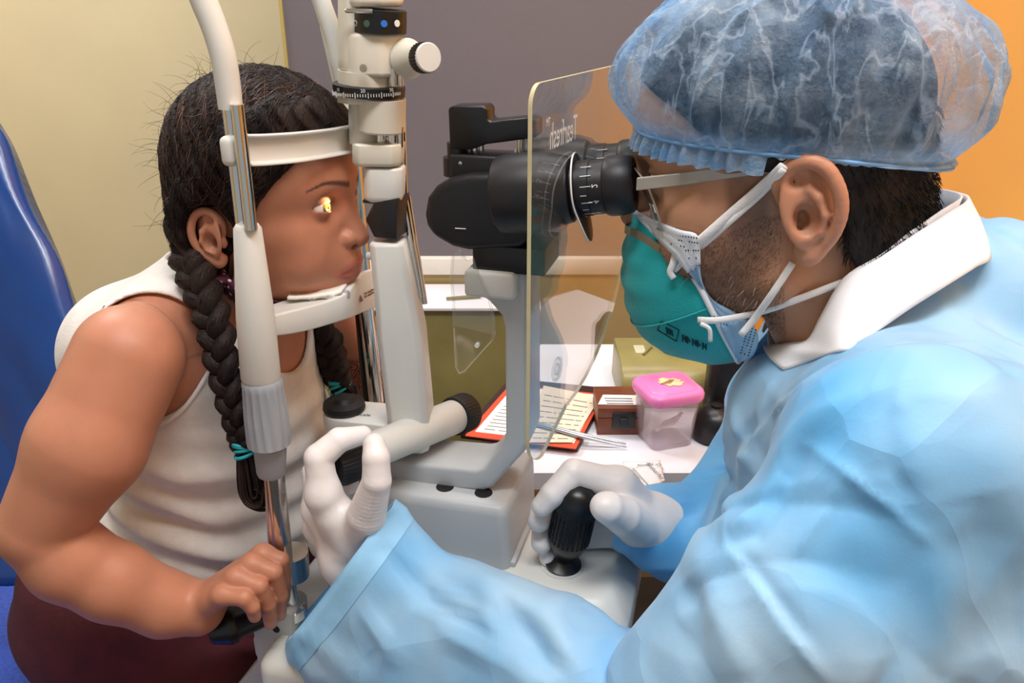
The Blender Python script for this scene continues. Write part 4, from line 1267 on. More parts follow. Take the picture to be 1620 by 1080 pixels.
def chain_box(P, pts, k=.0004, pad=.03):
    a = np.array([[p[i] - r for i in range(3)] for p, r in pts]).min(0); b = np.array([[p[i] + r for i in range(3)] for p, r in pts]).max(0)
    return boxed(P, a, b, lambda q: s_chain(q, pts, k), pad)
def rspline(vals, n):
    return [v.x for v in spline([Vector((r, 0, 0)) for r in vals], n)]

class HeadFrame:
    """canonical head: origin between the ear canals, x forward, y sideways, z up, adult metres"""
    def __init__(self, org, yaw, pitch, roll, scale, flip=False):
        R = Matrix.Rotation(math.radians(yaw), 3, 'Z') @ Matrix.Rotation(math.radians(-pitch), 3, 'Y') @ Matrix.Rotation(math.radians(roll), 3, 'X')
        self.R = np.array(R, dtype=np.float32); self.o = V3(org); self.s = scale
    def to(self, P): return ((P - self.o) @ self.R) / np.float32(self.s)
    def back(self, q): return Vector(self.o + self.R @ (V3(q) * self.s))
    def px(self, q): return proj(self.back(q))

def ear_sdf(H, side, tilt=0.0, sc=1.0):
    """ear on the side y = side * 0.07"""
    q = np.stack([(H[:, 0] + 0.004), H[:, 1] * side - 0.0675, H[:, 2] - 0.002], 1) / np.float32(sc)
    c, s = math.cos(tilt), math.sin(tilt)
    q = np.stack([q[:, 0] * c + q[:, 2] * s, q[:, 1], -q[:, 0] * s + q[:, 2] * c], 1).astype(np.float32)
    hel = [((.003, .004, .000), .0030), ((.007, .006, .010), .0034), ((.008, .009, .021), .0038), ((.001, .012, .030), .0040), ((-.010, .015, .0325), .0042), ((-.020, .017, .026), .0043), ((-.025, .018, .013), .0042), ((-.025, .017, -.001), .0040), ((-.020, .014, -.014), .0038), ((-.012, .010, -.023), .0042), ((-.003, .007, -.029), .0060), ((.001, .004, -.024), .0050)]
    d = s_ell(q, (-.009, .0100, .004), (.0200, .0040, .031), Matrix.Rotation(0.34, 3, 'Z'))
    d = smin(d, s_ell(q, (-.010, .001, .002), (.012, .010, .022)), 0.006)
    d = smin(d, s_ell(q, (-.004, .007, -.023), (.009, .0045, .009)), 0.004)
    anti = [((-.007, .0125, .018), .0026), ((-.0135, .0155, .009), .0032), ((-.0150, .0160, -.002), .0032), ((-.011, .0135, -.012), .0034), ((-.004, .0115, -.0155), .0038)]
    d = smin(d, s_chain(q, anti, 0.002), 0.003)
    d = smax(d, -s_ell(q, (-.0045, .0165, -.003), (.0080, .0090, .0105)), 0.003)
    d = smax(d, -s_ell(q, (-.0030, .0090, -.004), (.0040, .0090, .0055)), 0.002)
    d = smax(d, -s_ell(q, (-.0035, .0180, .0215), (.0065, .0070, .0060)), 0.003)
    d = smax(d, -s_ell(q, (-.0185, .0215, .010), (.0022, .0050, .013)), 0.002)
    hp_ = spline([p for p, r in hel], 3); hr_ = lerps([r for p, r in hel], 3)
    d = smin(d, s_chain(q, list(zip(hp_, hr_)), 0.002), 0.0026)
    d = smin(d, s_ell(q, (.0055, .0065, -.005), (.0045, .0050, .0065)), 0.003)
    return d * np.float32(sc)

def head_sdf(H, child=False, mouth=True, ear_tilt=0.0, ear_sc=1.0):
    if child:
        H = H.copy(); zl = H[:, 2] < -.045; H[zl, 2] = -.045 + (H[zl, 2] + .045) * 1.35
    d = s_ell(H, (.008 if child else .004, 0, .056), (.088 if child else .0945, .0755, .083))
    d = smin(d, s_ell(H, (.040, 0, .040), (.058, .064, .060)), 0.03)                       # forehead
    d = smin(d, s_ell(H, (.042, 0, -.022), (.050, .056, .058)), 0.03)                       # mid face
    d = smin(d, s_cone(H, (.010, -.050, -.050), (.078, -.014, -.080), .018, .016), 0.025)   # jaw
    d = smin(d, s_cone(H, (.010, .050, -.050), (.078, .014, -.080), .018, .016), 0.025)
    d = smin(d, s_ell(H, (.076 if child else .084, 0, -.078), (.016, .019, .015)), 0.015)                      # chin
    ck = .030 if child else .026
    for s in (-1, 1):
        d = smin(d, s_ell(H, (.058, s * .039, -.020), (.030, ck, .034)), 0.02)              # cheek
        d = smin(d, s_ell(H, (.052, s * .052, .004), (.022, .016, .014)), 0.018)            # cheekbone
        d = smin(d, s_cone(H, (.089, s * .012, .046), (.072, s * .046, .046), .008, .007), 0.014)   # brow
        d = smax(d, -s_ell(H, (.100, s * .033, .025), (.016, .019, .0125)), 0.014)          # eye socket
    # muzzle and nose
    d = smin(d, s_ell(H, (.082, 0, -.034), (.021, .027, .028)), 0.018)
    nt = (.107, 0, -.009) if child else (.112, 0, -.004)
    d = smin(d, s_cone(H, (.0885, 0, .032), nt, .0075 if child else .0085, .0100), 0.010)
    for s in (-1, 1):
        d = smin(d, s_ell(H, (nt[0] - .010, s * .0125, -.009), (.0095, .0070, .0075)), 0.005)
        d = smax(d, -s_ell(H, (nt[0] - .005, s * .0065, -.0165), (.0050, .0034, .0040)), 0.002)
    if mouth:
        up = [((.0925, -.022, -.0425), .0028), ((.1005, -.011, -.0372), .0046), ((.1030, 0, -.0362), .0048), ((.1005, .011, -.0372), .0046), ((.0925, .022, -.0425), .0028)]
        lo = [((.0920, -.021, -.0440), .0028), ((.0985, -.010, -.0480), .0052), ((.1005, 0, -.0488), .0056), ((.0985, .010, -.0480), .0052), ((.0920, .021, -.0440), .0028)]
        sh_l = np.array((-.0030, 0, 0), dtype=np.float32)
        up = [(V3(p) + sh_l, r) for p, r in up]; lo = [(V3(p) + sh_l * 1.3, r) for p, r in lo]
        d = smin(d, s_chain(H, up, 0.003), 0.006); d = smin(d, s_chain(H, lo, 0.003), 0.006)
        gap = [((.0960, -.024, -.0440), .0006), ((.1060, -.010, -.0422), .0010), ((.1085, 0, -.0420), .0010), ((.1060, .010, -.0422), .0010), ((.0960, .024, -.0440), .0006)]
        d = smax(d, -s_chain(H, gap, 0.001), 0.003)
    # eyelids: shell over the eyeball with an almond opening
    for s in (-1, 1):
        E = np.array((.0800, s * .0325, .0270), dtype=np.float32)
        d = smin(d, np.linalg.norm(H - E, axis=1) - .0137, 0.004)
        yy = (H[:, 1] * s - .0330) / .0155
        zc = .0272 + .0012 * yy
        up_h = .0046 * np.clip(1 - yy * yy, 0, 1) ** 0.7; lo_h = .0036 * np.clip(1 - yy * yy, 0, 1) ** 0.9
        op = np.maximum((H[:, 2] - zc) - up_h, (zc - H[:, 2]) - lo_h)
        op = np.maximum(op, (E[0] + .002) - H[:, 0])
        op = np.maximum(op, np.linalg.norm(H - E, axis=1) - .0170)
        op = np.where(np.abs(yy) < 1, op, np.maximum(op, 0.002))
        d = smax(d, -op, 0.0012)
    for s in (-1, 1):
        d = smin(d, boxed(H, (-.05, .05 if s > 0 else -.11, -.045), (.03, .11 if s > 0 else -.05, .05), lambda q, s=s: ear_sdf(q, s, ear_tilt, ear_sc), 0.015), 0.003)
    return d

M['eye_white'] = mat('eye_white', (236, 228, 222), 0.12, var=0.02, coat=0.6)
M['iris_lit'] = mat('iris_lit', (150, 112, 50), 0.15, var=0.25, vscale=600, coat=1.0)  # slit beam's glow put into the colour of the child's near iris
M['iris_dark'] = mat('iris_dark', (54, 30, 18), 0.12, var=0.15, vscale=600, coat=1.0)
M['pupil'] = mat('pupil', (6, 5, 5), 0.05, coat=1.0)

def make_eye(hf, side, parent, look=(1, 0, 0), iris='iris_dark', r_iris=0.0060, pup=.4):
    c = hf.back((.0800, side * .0325, .0270)); s = hf.s
    look = Vector(hf.R @ V3(Vector(look).normalized()))
    bm = bmesh.new()
    R = .0124 * s
    prof = [(-R * math.cos(a), R * math.sin(a)) for a in [PI * k / 20 for k in range(21)]]
    add_lathe(bm, c, look, prof, 32, cap=False)
    bmesh.ops.recalc_face_normals(bm, faces=bm.faces[:])
    e = put('eyeball', bm, 'eye_white', parent)
    ri = r_iris * s
    def cap_(rad, lift):
        bm = bmesh.new(); n = 8
        pr = []
        for k in range(n + 1):
            rr = rad * (1 - k / n); pr.append((math.sqrt(max(R * R - rr * rr, 0)) + lift, rr))
        add_lathe(bm, c, look, pr, 28, cap=False); bmesh.ops.recalc_face_normals(bm, faces=bm.faces[:]); return bm
    put('iris', cap_(ri, 0.00025), iris, e); put('pupil', cap_(ri * pup, 0.0004), 'pupil', e)
    return e

def skin_mat(name, rough=0.45, henna=False, bump=0.12):
    t = NT(name)
    b = t.n('BsdfPrincipled', Roughness=rough)
    b.inputs['Subsurface Weight'].default_value = 0.25
    b.inputs['Subsurface Radius'].default_value = (1.0, 0.4, 0.22)
    b.inputs['Subsurface Scale'].default_value = 0.004
    b.inputs['Specular IOR Level'].default_value = 0.4
    co = tex_coord(t)
    at = t.n('Attribute', attribute_name='Col')
    nz = t.n('TexNoise', Scale=45.0, Detail=5.0); t.l(co, nz.inputs['Vector'])
    mr = t.n('MapRange'); mr.inputs['To Min'].default_value = 0.90; mr.inputs['To Max'].default_value = 1.10; t.l(nz.outputs['Fac'], mr.inputs['Value'])
    vm = t.n('VectorMath', operation='SCALE'); t.l(at.outputs['Color'], vm.inputs[0]); t.l(mr.outputs[0], vm.inputs['Scale'])
    col = vm.outputs[0]
    if henna:
        hn = t.n('Attribute', attribute_name='Henna')
        vo = t.n('TexVoronoi', Scale=95.0); t.l(co, vo.inputs['Vector'])
        sn = t.n('Math', operation='MULTIPLY'); sn.inputs[1].default_value = 30.0; t.l(vo.outputs['Distance'], sn.inputs[0])
        si = t.n('Math', operation='SINE'); t.l(sn.outputs[0], si.inputs[0])
        gt = t.n('Math', operation='GREATER_THAN'); gt.inputs[1].default_value = -0.25; t.l(si.outputs[0], gt.inputs[0])
        ml = t.n('Math', operation='MULTIPLY'); t.l(gt.outputs[0], ml.inputs[0]); t.l(hn.outputs['Fac'], ml.inputs[1])
        mx = t.n('Mix', data_type='RGBA'); t.l(ml.outputs[0], mx.inputs['Factor']); t.l(col, mx.inputs['A']); mx.inputs['B'].default_value = lin((112, 40, 30))
        col = mx.outputs['Result']
    t.l(col, b.inputs['Base Color'])
    n2 = t.n('TexNoise', Scale=900.0, Detail=2.0); t.l(co, n2.inputs['Vector'])
    bp = t.n('Bump', Strength=bump, Distance=0.0006); t.l(n2.outputs['Fac'], bp.inputs['Height']); t.l(bp.outputs['Normal'], b.inputs['Normal'])
    t.l(b.outputs[0], t.out.inputs['Surface'])
    return t.m

def join_np(name, parts):
    """several (mesh) pieces -> one mesh, keeping the attribute Col"""
    bm = bmesh.new()
    for m_ in parts: bm.from_mesh(m_)
    me = bpy.data.meshes.new(name); bm.to_mesh(me); bm.free()
    for m_ in parts: bpy.data.meshes.remove(m_)
    return me

def verts_np(me):
    co = np.empty(len(me.vertices) * 3, dtype=np.float32); me.vertices.foreach_get('co', co); return co.reshape(-1, 3)

def body_mesh(name, f, lo, hi, h, fine):
    """one surface polygonised at h, with finer boxes (lo, hi, h) for head and hands"""
    parts = []
    me, Vv = sdf_mesh(name, f, lo, hi, h)
    bm = bmesh.new(); bm.from_mesh(me); bpy.data.meshes.remove(me)
    kill = []
    for fc in bm.faces:
        c = fc.calc_center_median()
        for (a, b, hh) in fine:
            if all(a[i] + 0.004 < c[i] < b[i] - 0.004 for i in range(3)): kill.append(fc); break
    bmesh.ops.delete(bm, geom=kill, context='FACES')
    me = bpy.data.meshes.new(name); bm.to_mesh(me); bm.free(); parts.append(me)
    for (a, b, hh) in fine:
        m2, _ = sdf_mesh(name, f, a, b, hh); parts.append(m2)
    return join_np(name, parts)

def vnormals(me):
    n = np.empty(len(me.vertices) * 3, dtype=np.float32); me.vertices.foreach_get('normal', n); return n.reshape(-1, 3)

def seg_dist(P, pts):
    """distance to a polyline and the parameter along it"""
    best = np.full(len(P), 9.0, dtype=np.float32); par = np.zeros(len(P), dtype=np.float32)
    n = len(pts) - 1
    for i in range(n):
        a, b = V3(pts[i]), V3(pts[i + 1]); ab = b - a
        h = np.clip(((P - a) @ ab) / max(float(ab @ ab), 1e-12), 0, 1)
        d = np.linalg.norm(P - a - h[:, None] * ab, axis=1)
        m = d < best; best[m] = d[m]; par[m] = (i + h[m]) / n
    return best, par

def fold(me, lines):
    """press or raise soft folds along polylines lying near the surface: (points, width, height)"""
    Vv = verts_np(me); N = vnormals(me); off = np.zeros(len(Vv), dtype=np.float32)
    for pts, w, hgt in lines:
        d, t = seg_dist(Vv, pts)
        ker = np.exp(-(d / w) ** 2) if hgt < 0 or w > .0075 else np.exp(-d / (w * .8))
        off += hgt * ker * np.sin(np.clip(t, 0.02, 0.98) * PI) ** 0.5
    Vv = Vv + N * off[:, None]
    me.vertices.foreach_set('co', Vv.ravel()); me.update()

def hit(tree, px, py, v0=-0.6):
    """first point of a surface seen at a photo pixel (instrument frame)"""
    a = FRAME.inverted() @ Vector((0, 0, HC)); b = L(px, py, 0.0)
    d = (b - a).normalized()
    loc, nrm, idx, dist = tree.ray_cast(a, d)
    return loc

def tree_of(me):
    bm = bmesh.new(); bm.from_mesh(me); t = BVHTree.FromBMesh(bm); bm.free(); return t
# ================================================================== the child
M['skin_child'] = skin_mat('skin_child', 0.48, henna=True)
GSK = np.array(lin((186, 127, 100))[:3]); GLIP = np.array(lin((168, 92, 82))[:3]); GBROW = np.array(lin((48, 30, 26))[:3])
gh = HeadFrame((-0.021, 0.0, 1.156), 2, 0, 0, 0.90)
gshN = S(203, 566, -0.140, 85); garm = [gshN, S(138, 705, -0.185, 86), S(66, 832, -0.215, 66)]
gfore = [S(66, 836, -0.215, 64), S(110, 885, -0.212, 64), S(180, 920, -0.200, 60), S(262, 955, -0.182, 50), S(312, 962, -0.170, 42)]
gshF = ((-.060, .130, 1.050), .042); gfar = [gshF, ((.018, .160, .925), .037), ((.030, .168, .875), .032), ((.050, .145, .850), .028), ((.062, .125, .852), .022)]
def smooth_chain(ch, n=3):
    return list(zip(spline([p for p, r in ch], n), rspline([r for p, r in ch], n)))
# fingers over the grip: base, middle joint, end joint, tip
gfing = [
    [S(352, 940, -.182, 15), S(386, 946, -.182, 13.5), S(399, 960, -.180, 12), S(403, 974, -.176, 10.5)],
    [S(374, 914, -.169, 16), S(410, 927, -.168, 14), S(424, 956, -.163, 12.5), S(428, 985, -.158, 10.5)],
    [S(399, 893, -.155, 16), S(433, 905, -.153, 14), S(443, 942, -.149, 12.5), S(442, 972, -.145, 10.5)],
    [S(416, 877, -.140, 15), S(444, 886, -.138, 13), S(450, 918, -.134, 11.5), S(449, 946, -.130, 10)],
]
gthumb = [S(330, 978, -.150, 18), S(370, 985, -.125, 16), S(410, 985, -.115, 13), S(425, 980, -.115, 11)]

garm_s, gfore_s, gfar_s = smooth_chain(garm), smooth_chain(gfore), smooth_chain([(Vector(p), r) for p, r in gfar])
def g_torso(P):
    d = s_ell(P, (-.098, 0, 1.030), (.092, .118, .072))
    d = smin(d, s_ell(P, (-.100, 0, .945), (.105, .116, .085)), .04)
    d = smin(d, s_ell(P, (-.110, 0, .850), (.112, .118, .085)), .04)
    d = smin(d, s_ell(P, (-.165, 0, .745), (.125, .138, .085)), .04)
    d = smin(d, s_cone(P, (-.078, -.020, 1.088), (-.090, -.110, 1.072), .040, .034), .03)
    d = smin(d, s_cone(P, (-.078, .020, 1.088), (-.080, .110, 1.060), .040, .034), .03)
    d = smin(d, s_ell(P, (-.140, -.060, 1.035), (.050, .048, .056)), .03)
    return d
def g_hand(P):
    w = gfore[-1]
    d = None
    for f in gfing:
        c = s_chain(P, f, .0015)
        m = s_cone(P, w[0], f[0][0], .017, f[0][1] * 1.12)
        c = smin(c, m, .006)
        d = c if d is None else smin(d, c, .0018)
    d = smin(d, s_chain(P, [(w[0], .017)] + gthumb, .004), .006)
    return d
def g_body(P):
    d = boxed(P, (-.16, -.12, 1.04), (.12, .12, 1.33), lambda q: head_sdf(gh.to(q), child=True, ear_sc=.84) * np.float32(gh.s), .03)
    neck = s_chain(P, [((-.042, 0, 1.150), .040), ((-.058, 0, 1.085), .040), ((-.075, 0, 1.04), .05)], .01)
    d = smin(d, neck, .02)
    d = smin(d, g_torso(P), .025)
    d = smin(d, chain_box(P, garm, .012), .012)
    fo = chain_box(P, gfore, .008)
    fo = smin(fo, boxed(P, (-.09, -.22, .77), (.09, -.07, .93), g_hand, .02), .008)
    d = smin(d, fo, .004)
    d = smin(d, chain_box(P, gfar, .01), .02)
    return d
girl = thing('person', (-.17, 0, .60), 'child in a white tank top leaning into the head rest', 'person')
gfine = [((-.14, -.105, 1.055), (.115, .105, 1.30), 0.0014)]
gme = body_mesh('body', g_body, (-.36, -.31, .66), (.13, .23, 1.31), 0.0020, gfine)
# ---- skin colours (natural colouring only)
Vv = verts_np(gme); H = gh.to(Vv)
col = np.tile(GSK, (len(Vv), 1))
def blend(m, c): 
    global col
    col = col * (1 - m[:, None]) + np.asarray(c)[None] * m[:, None]
ya = np.abs(H[:, 1])
zbrow = .0455 + .006 * np.sin(np.clip((ya - .012) / .042, 0, 1) * 2.2) - .004 * np.clip((ya - .040) / .015, 0, 1)
mb = np.clip(1 - np.abs(H[:, 2] - zbrow) / (.0040 * np.clip(1.15 - (ya - .012) / .050, .25, 1)), 0, 1) * ((ya > .009) & (ya < .056) & (H[:, 0] > .055))
blend(np.clip(mb * 1.4, 0, .85), GBROW)
ml = np.clip(1.3 - np.sqrt(((H[:, 1]) / .024) ** 2 + ((H[:, 2] + .0425) / .0105) ** 2), 0, .3) / .3 * (H[:, 0] > .085)
blend(ml * .75, GLIP)
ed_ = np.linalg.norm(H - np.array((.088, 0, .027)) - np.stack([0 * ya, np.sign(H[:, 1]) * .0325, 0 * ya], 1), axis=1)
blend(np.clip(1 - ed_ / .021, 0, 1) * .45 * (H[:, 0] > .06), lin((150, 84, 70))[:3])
lid = np.clip(1 - np.abs(ed_ - .0142) / .0035, 0, 1) * (H[:, 0] > .075) * (H[:, 2] > .028)
blend(lid * .35, GBROW)
# finger nails a touch paler
for f in gfing:
    dn = np.linalg.norm(Vv - V3(f[-1][0]) - np.array((.003, -.006, .002)), axis=1)
    blend(np.clip(1.4 - dn / .006, 0, 1) * .35, lin((232, 176, 156))[:3])
paint(gme, col)
hm = gme.attributes.new('Henna', 'FLOAT', 'POINT')
hv = np.clip((.972 - Vv[:, 2]) / .006, 0, 1) * (Vv[:, 1] > .09) * (Vv[:, 0] > -.03)
hm.data.foreach_set('value', hv.astype(np.float32))
gb_ = put('body', gme, 'skin_child', girl)
make_eye(gh, -1, girl, look=(1, -.12, .0), iris='iris_lit', r_iris=.0064, pup=.18)  # pale iris and shrunken pupil give the eye its beam-lit look
make_eye(gh, 1, girl, look=(1, .10, 0))

# ---- white tank top
M['tank_white'] = mat('tank_white', (224, 218, 212), 0.85, var=0.03, vscale=60, bump=0.25, bscale=700, sheen=0.2)
M['tank_hem'] = mat('tank_hem', (234, 230, 226), 0.85, var=0.02, vscale=60, bump=0.2, bscale=700)
ARMO = (-.002, .030, -.006)
def g_shirt(P):
    wr = 0.0030 * np.sin(P[:, 2] * 150 + P[:, 0] * 35 + 2.0 * vnoise(P, 22, 3)) * np.clip((.99 - P[:, 2]) / .05, 0, 1) + 0.0014 * vnoise(P, 45, 5)
    t = g_torso(P) - .0065 - wr
    # puffed out a little at the back
    t = smin(t, s_ell(P, (-.146, -.072, 1.035), (.048, .046, .055)) , .02)
    outer = t; inner = t + .0060
    d = np.maximum(outer, -inner)
    arm = s_cone(P, V3(garm[0][0]) + np.array(ARMO), V3(garm[1][0]), .049, .054)
    armf = s_cone(P, (-.050, .110, 1.055), (.02, .17, .92), .052, .05)
    d = smax(d, -arm, .004); d = smax(d, -armf, .004)
    nk = s_cone(P, (-.060, 0, 1.16), (-.045, 0, 1.095), .060, .060)
    nk = np.minimum(nk, s_cone(P, (-.045, 0, 1.10), (.035, 0, 1.055), .062, .058))
    d = smax(d, -nk, .003)
    d = np.maximum(d, .775 - P[:, 2])
    return d
sme, _ = sdf_mesh('tank_top', g_shirt, (-.31, -.15, .75), (.05, .15, 1.16), 0.0021, newton=1)
put('tank_top', sme, 'tank_white', girl, label='white sleeveless tank top')
# armhole hem: band running along the cut edge
def hem(ax0, ax1, r0, r1, n=90):
    pts = []
    x, y, d_ = frame_of(Vector(ax1) - Vector(ax0))
    for k in range(n):
        a = 2 * PI * k / n
        # walk along the cone until the shirt surface is met
        best = None
        for s in np.linspace(-.15, 1.0, 140):
            p = Vector(ax0).lerp(Vector(ax1), s) + (x * math.cos(a) + y * math.sin(a)) * (r0 + (r1 - r0) * max(s, 0) + .001)
            v_ = abs(float(g_torso(V3(p)[None])[0]) - .0065)
            if best is None or v_ < best[0]: best = (v_, p)
        pts.append(best[1] if best[0] < .006 else None)
    return pts
hp = hem(Vector(garm[0][0]) + Vector(ARMO), garm[1][0], .049, .054)
good = [p for p in hp if p is not None]
if len(good) > 20:
    bm = bmesh.new()
    run = []
    for p in hp + hp[:1]:
        if p is None or (run and (p - run[-1]).length > .03):
            if len(run) > 3: add_tube(bm, run, .0022, 8)
            run = [] if p is None else [p]
        else: run.append(p)
    if len(run) > 3: add_tube(bm, run, .0022, 8)
    put('armhole_hem', bm, 'tank_hem', girl)

# ---- maroon trousers
M['maroon'] = mat('maroon', (72, 10, 24), 0.85, var=0.12, vscale=40, bump=0.25, bscale=300)
def g_pants(P):
    wr = .003 * vnoise(P, 30, 9)
    d = s_ell(P, (-.195, 0, .745), (.155, .150, .085))
    d = smin(d, s_ell(P, (-.225, 0, .69), (.15, .15, .078)), .03)
    for s in (-1, 1):
        d = smin(d, s_chain(P, [((-.20, s * .075, .685), .082), ((-.06, s * .076, .668), .066), ((.06, s * .076, .645), .056), ((.075, s * .075, .59), .054), ((.05, s * .075, .30), .045)], .02), .025)
    d = np.maximum(d, P[:, 2] - .815)
    return d - .004 - wr
pme, _ = sdf_mesh('trousers', g_pants, (-.41, -.20, .25), (.16, .20, .84), 0.004)
put('trousers', pme, 'maroon', girl, label='dark maroon trousers')

# ---- dotted face mask pulled down under the chin
M['maroon_dots'] = None
t = NT('maroon_dots')
b = t.n('BsdfPrincipled', Roughness=0.8)
vo = t.n('TexVoronoi', Scale=170.0); vo.inputs['Randomness'].default_value = 0.25; t.l(tex_coord(t), vo.inputs['Vector'])
lt = t.n('Math', operation='LESS_THAN'); lt.inputs[1].default_value = 0.30; t.l(vo.outputs['Distance'], lt.inputs[0])
mx = t.n('Mix', data_type='RGBA'); mx.inputs['A'].default_value = lin((62, 18, 40)); mx.inputs['B'].default_value = lin((216, 170, 196))
t.l(lt.outputs[0], mx.inputs['Factor']); t.l(mx.outputs['Result'], b.inputs['Base Color']); t.l(b.outputs[0], t.out.inputs['Surface'])
M['maroon_dots'] = t.m
def g_maskd(P):
    H = gh.to(P)
    base = np.minimum(head_sdf(H, child=True) * np.float32(.9), 1)
    neck = s_chain(P, [((-.042, 0, 1.150), .040), ((-.058, 0, 1.085), .040)], .01)
    d = smin(base, neck, .035) - .0060
    # band under the jaw from ear to chin
    up = H[:, 2] - (-.050 - .28 * np.clip(H[:, 0], -.02, .09) + .35 * np.clip(.03 - H[:, 0], 0, .1))
    lo = (-.150 - .10 * H[:, 0]) - H[:, 2]
    d = smax(np.maximum(d, -(d + .004)), np.maximum(up * .9, lo * .9), .003)
    d = np.maximum(d, (-.012 - H[:, 0]) * .9)
    d = smax(d, H[:, 0] - .052 - .10 * (H[:, 2] + .08), .004)
    return d
mme, _ = sdf_mesh('chin_mask', g_maskd, (-.06, -.08, 1.00), (.09, .09, 1.14), 0.0017, newton=1)
if len(mme.vertices): put('chin_mask', mme, 'maroon_dots', girl, label='maroon dotted face mask pulled under the chin')

# ---- hair
M['hair_dark'] = mat('hair_dark', (34, 23, 20), 0.62, var=0.35, vscale=60, stretch=(1, 1, 0.25), bump=0.6, bscale=420, spec=0.3)
M['hair_brown'] = mat('hair_brown', (84, 50, 34), 0.5, var=0.3, vscale=60, spec=0.5)
ZH = np.array([-.20, -.06, -.025, 0.0, .02, .04, .06, .075, .085, .10, .2])
XH = np.array([-.02, -.018, -.012, .014, .030, .043, .060, .074, .083, .110, .2])
fb_path = [(.082, -.028, .112), (.060, -.050, .108), (.035, -.066, .094), (.010, -.074, .075), (-.015, -.078, .050), (-.035, -.076, .022), (-.040, -.070, -.010), (-.038, -.064, -.045)]
fbs = spline(fb_path, 3)
def g_hair(P):
    H = gh.to(P)
    d = s_ell(H, (.010, 0, .058), (.098, .084, .093))
    d = smin(d, s_ell(H, (.040, 0, .052), (.064, .074, .066)), .03)
    d = smin(d, s_ell(H, (-.036, 0, -.012), (.050, .066, .072)), .03)
    for i, p in enumerate(fbs):
        o_ = .004 * (1 if i % 2 else -1)
        d = smin(d, s_ell(H, (p.x, p.y, p.z + o_), (.0165, .013, .015)), .006)
    fl = 0.0016 * np.sin(H[:, 0] * 420 + H[:, 2] * 260 + 3 * vnoise(H, 40, 2)) + .0013 * vnoise(H, 110, 4)
    d = d - fl
    xh = np.interp(H[:, 2], ZH, XH).astype(np.float32)
    xh = xh + .012 * np.clip(1 - np.abs(H[:, 1]) / .05, 0, 1) * np.clip((H[:, 2] - .06) / .02, 0, 1)
    d = smax(d, (H[:, 0] - xh) * .75, .008)
    # ear stays free
    for s in (-1, 1):
        d = smax(d, -s_ell(H, (-.006, s * .086, .004), (.024, .030, .034)), .006)
    return d * np.float32(.9)
hme, _ = sdf_mesh('hair', g_hair, (-.17, -.11, 1.03), (.10, .11, 1.31), 0.0019, newton=1)
htree = tree_of(hme)
# loose strands following the combed direction towards the braid behind the ear
def strands(n, seed, seg=9, rad=.00035, lift=.0012, fly=0.0):
    rnd = random.Random(seed); bm = bmesh.new()
    for _ in range(n):
        th = rnd.uniform(-PI, PI); ph = rnd.uniform(-.2, 1.35)
        s = gh.back((.11 * math.cos(th) * math.cos(ph), .09 * math.sin(th) * math.cos(ph), .058 + .10 * math.sin(ph)))
        loc, nrm, _, _ = htree.find_nearest(s)
        if loc is None: continue
        hq = gh.to(V3(loc)[None])[0]
        if hq[0] > .07 and hq[2] < .07: continue
        side = -1 if hq[1] < 0 else 1
        tgt = gh.back((-.042, side * .062, -.06))
        pts = []; p = loc.copy(); n_ = nrm.copy()
        wob = Vector((rnd.gauss(0, 1), rnd.gauss(0, 1), rnd.gauss(0, 1))) * .35
        for k in range(seg):
            lf = lift + fly * (k / seg) ** 1.5
            pts.append(p + n_ * lf)
            d = (tgt - p).normalized() + wob * (0.4 + k / seg) + Vector((0, 0, .25))
            d = d - n_ * d.dot(n_)
            if d.length < 1e-4: break
            p2 = p + d.normalized() * rnd.uniform(.006, .010)
            loc2, n2, _, _ = htree.find_nearest(p2)
            if loc2 is None: break
            p, n_ = loc2, n2
        if len(pts) > 3:
            m = len(pts)
            add_tube(bm, pts, [rad * (1 - .7 * abs(2 * k / (m - 1) - 1)) for k in range(m)], 3, False)
    me = bpy.data.meshes.new('hair_strands'); bm.to_mesh(me); bm.free(); return me
hs = strands(5200, 3, rad=.00042)
hair = put('hair', join_np('hair', [hme, hs]), 'hair_dark', girl, label='dark brown hair braided along the head')
put('brown_strands', strands(420, 8, rad=.0003, lift=.0018), 'hair_brown', hair)
# fine flyaway hairs
rnd = random.Random(11); bm = bmesh.new()
for k in range(170):
    th = rnd.choice([rnd.uniform(2.0, 4.3), rnd.uniform(1.2, 5.0)]); ph = rnd.uniform(-.5, 1.4)
    s = gh.back((.115 * math.cos(th) * math.cos(ph), .095 * math.sin(th) * math.cos(ph), .05 + .10 * math.sin(ph)))
    loc, nrm, _, _ = htree.find_nearest(s)
    d = (nrm + Vector((rnd.gauss(0, .6), rnd.gauss(0, .6), rnd.gauss(0, .6)))).normalized()
    p = loc.copy(); pts = [p.copy()]
    cur = Vector((rnd.gauss(0, .3), rnd.gauss(0, .3), rnd.gauss(-.15, .3)))
    for i in range(6):
        d = (d + cur * .55).normalized(); p = p + d * rnd.uniform(.003, .0062); pts.append(p.copy())
    add_tube(bm, pts, [.00022 * (1 - i / 8) for i in range(7)], 3, False)
put('flyaway_hair', bm, 'hair_dark', hair)['kind'] = 'stuff'

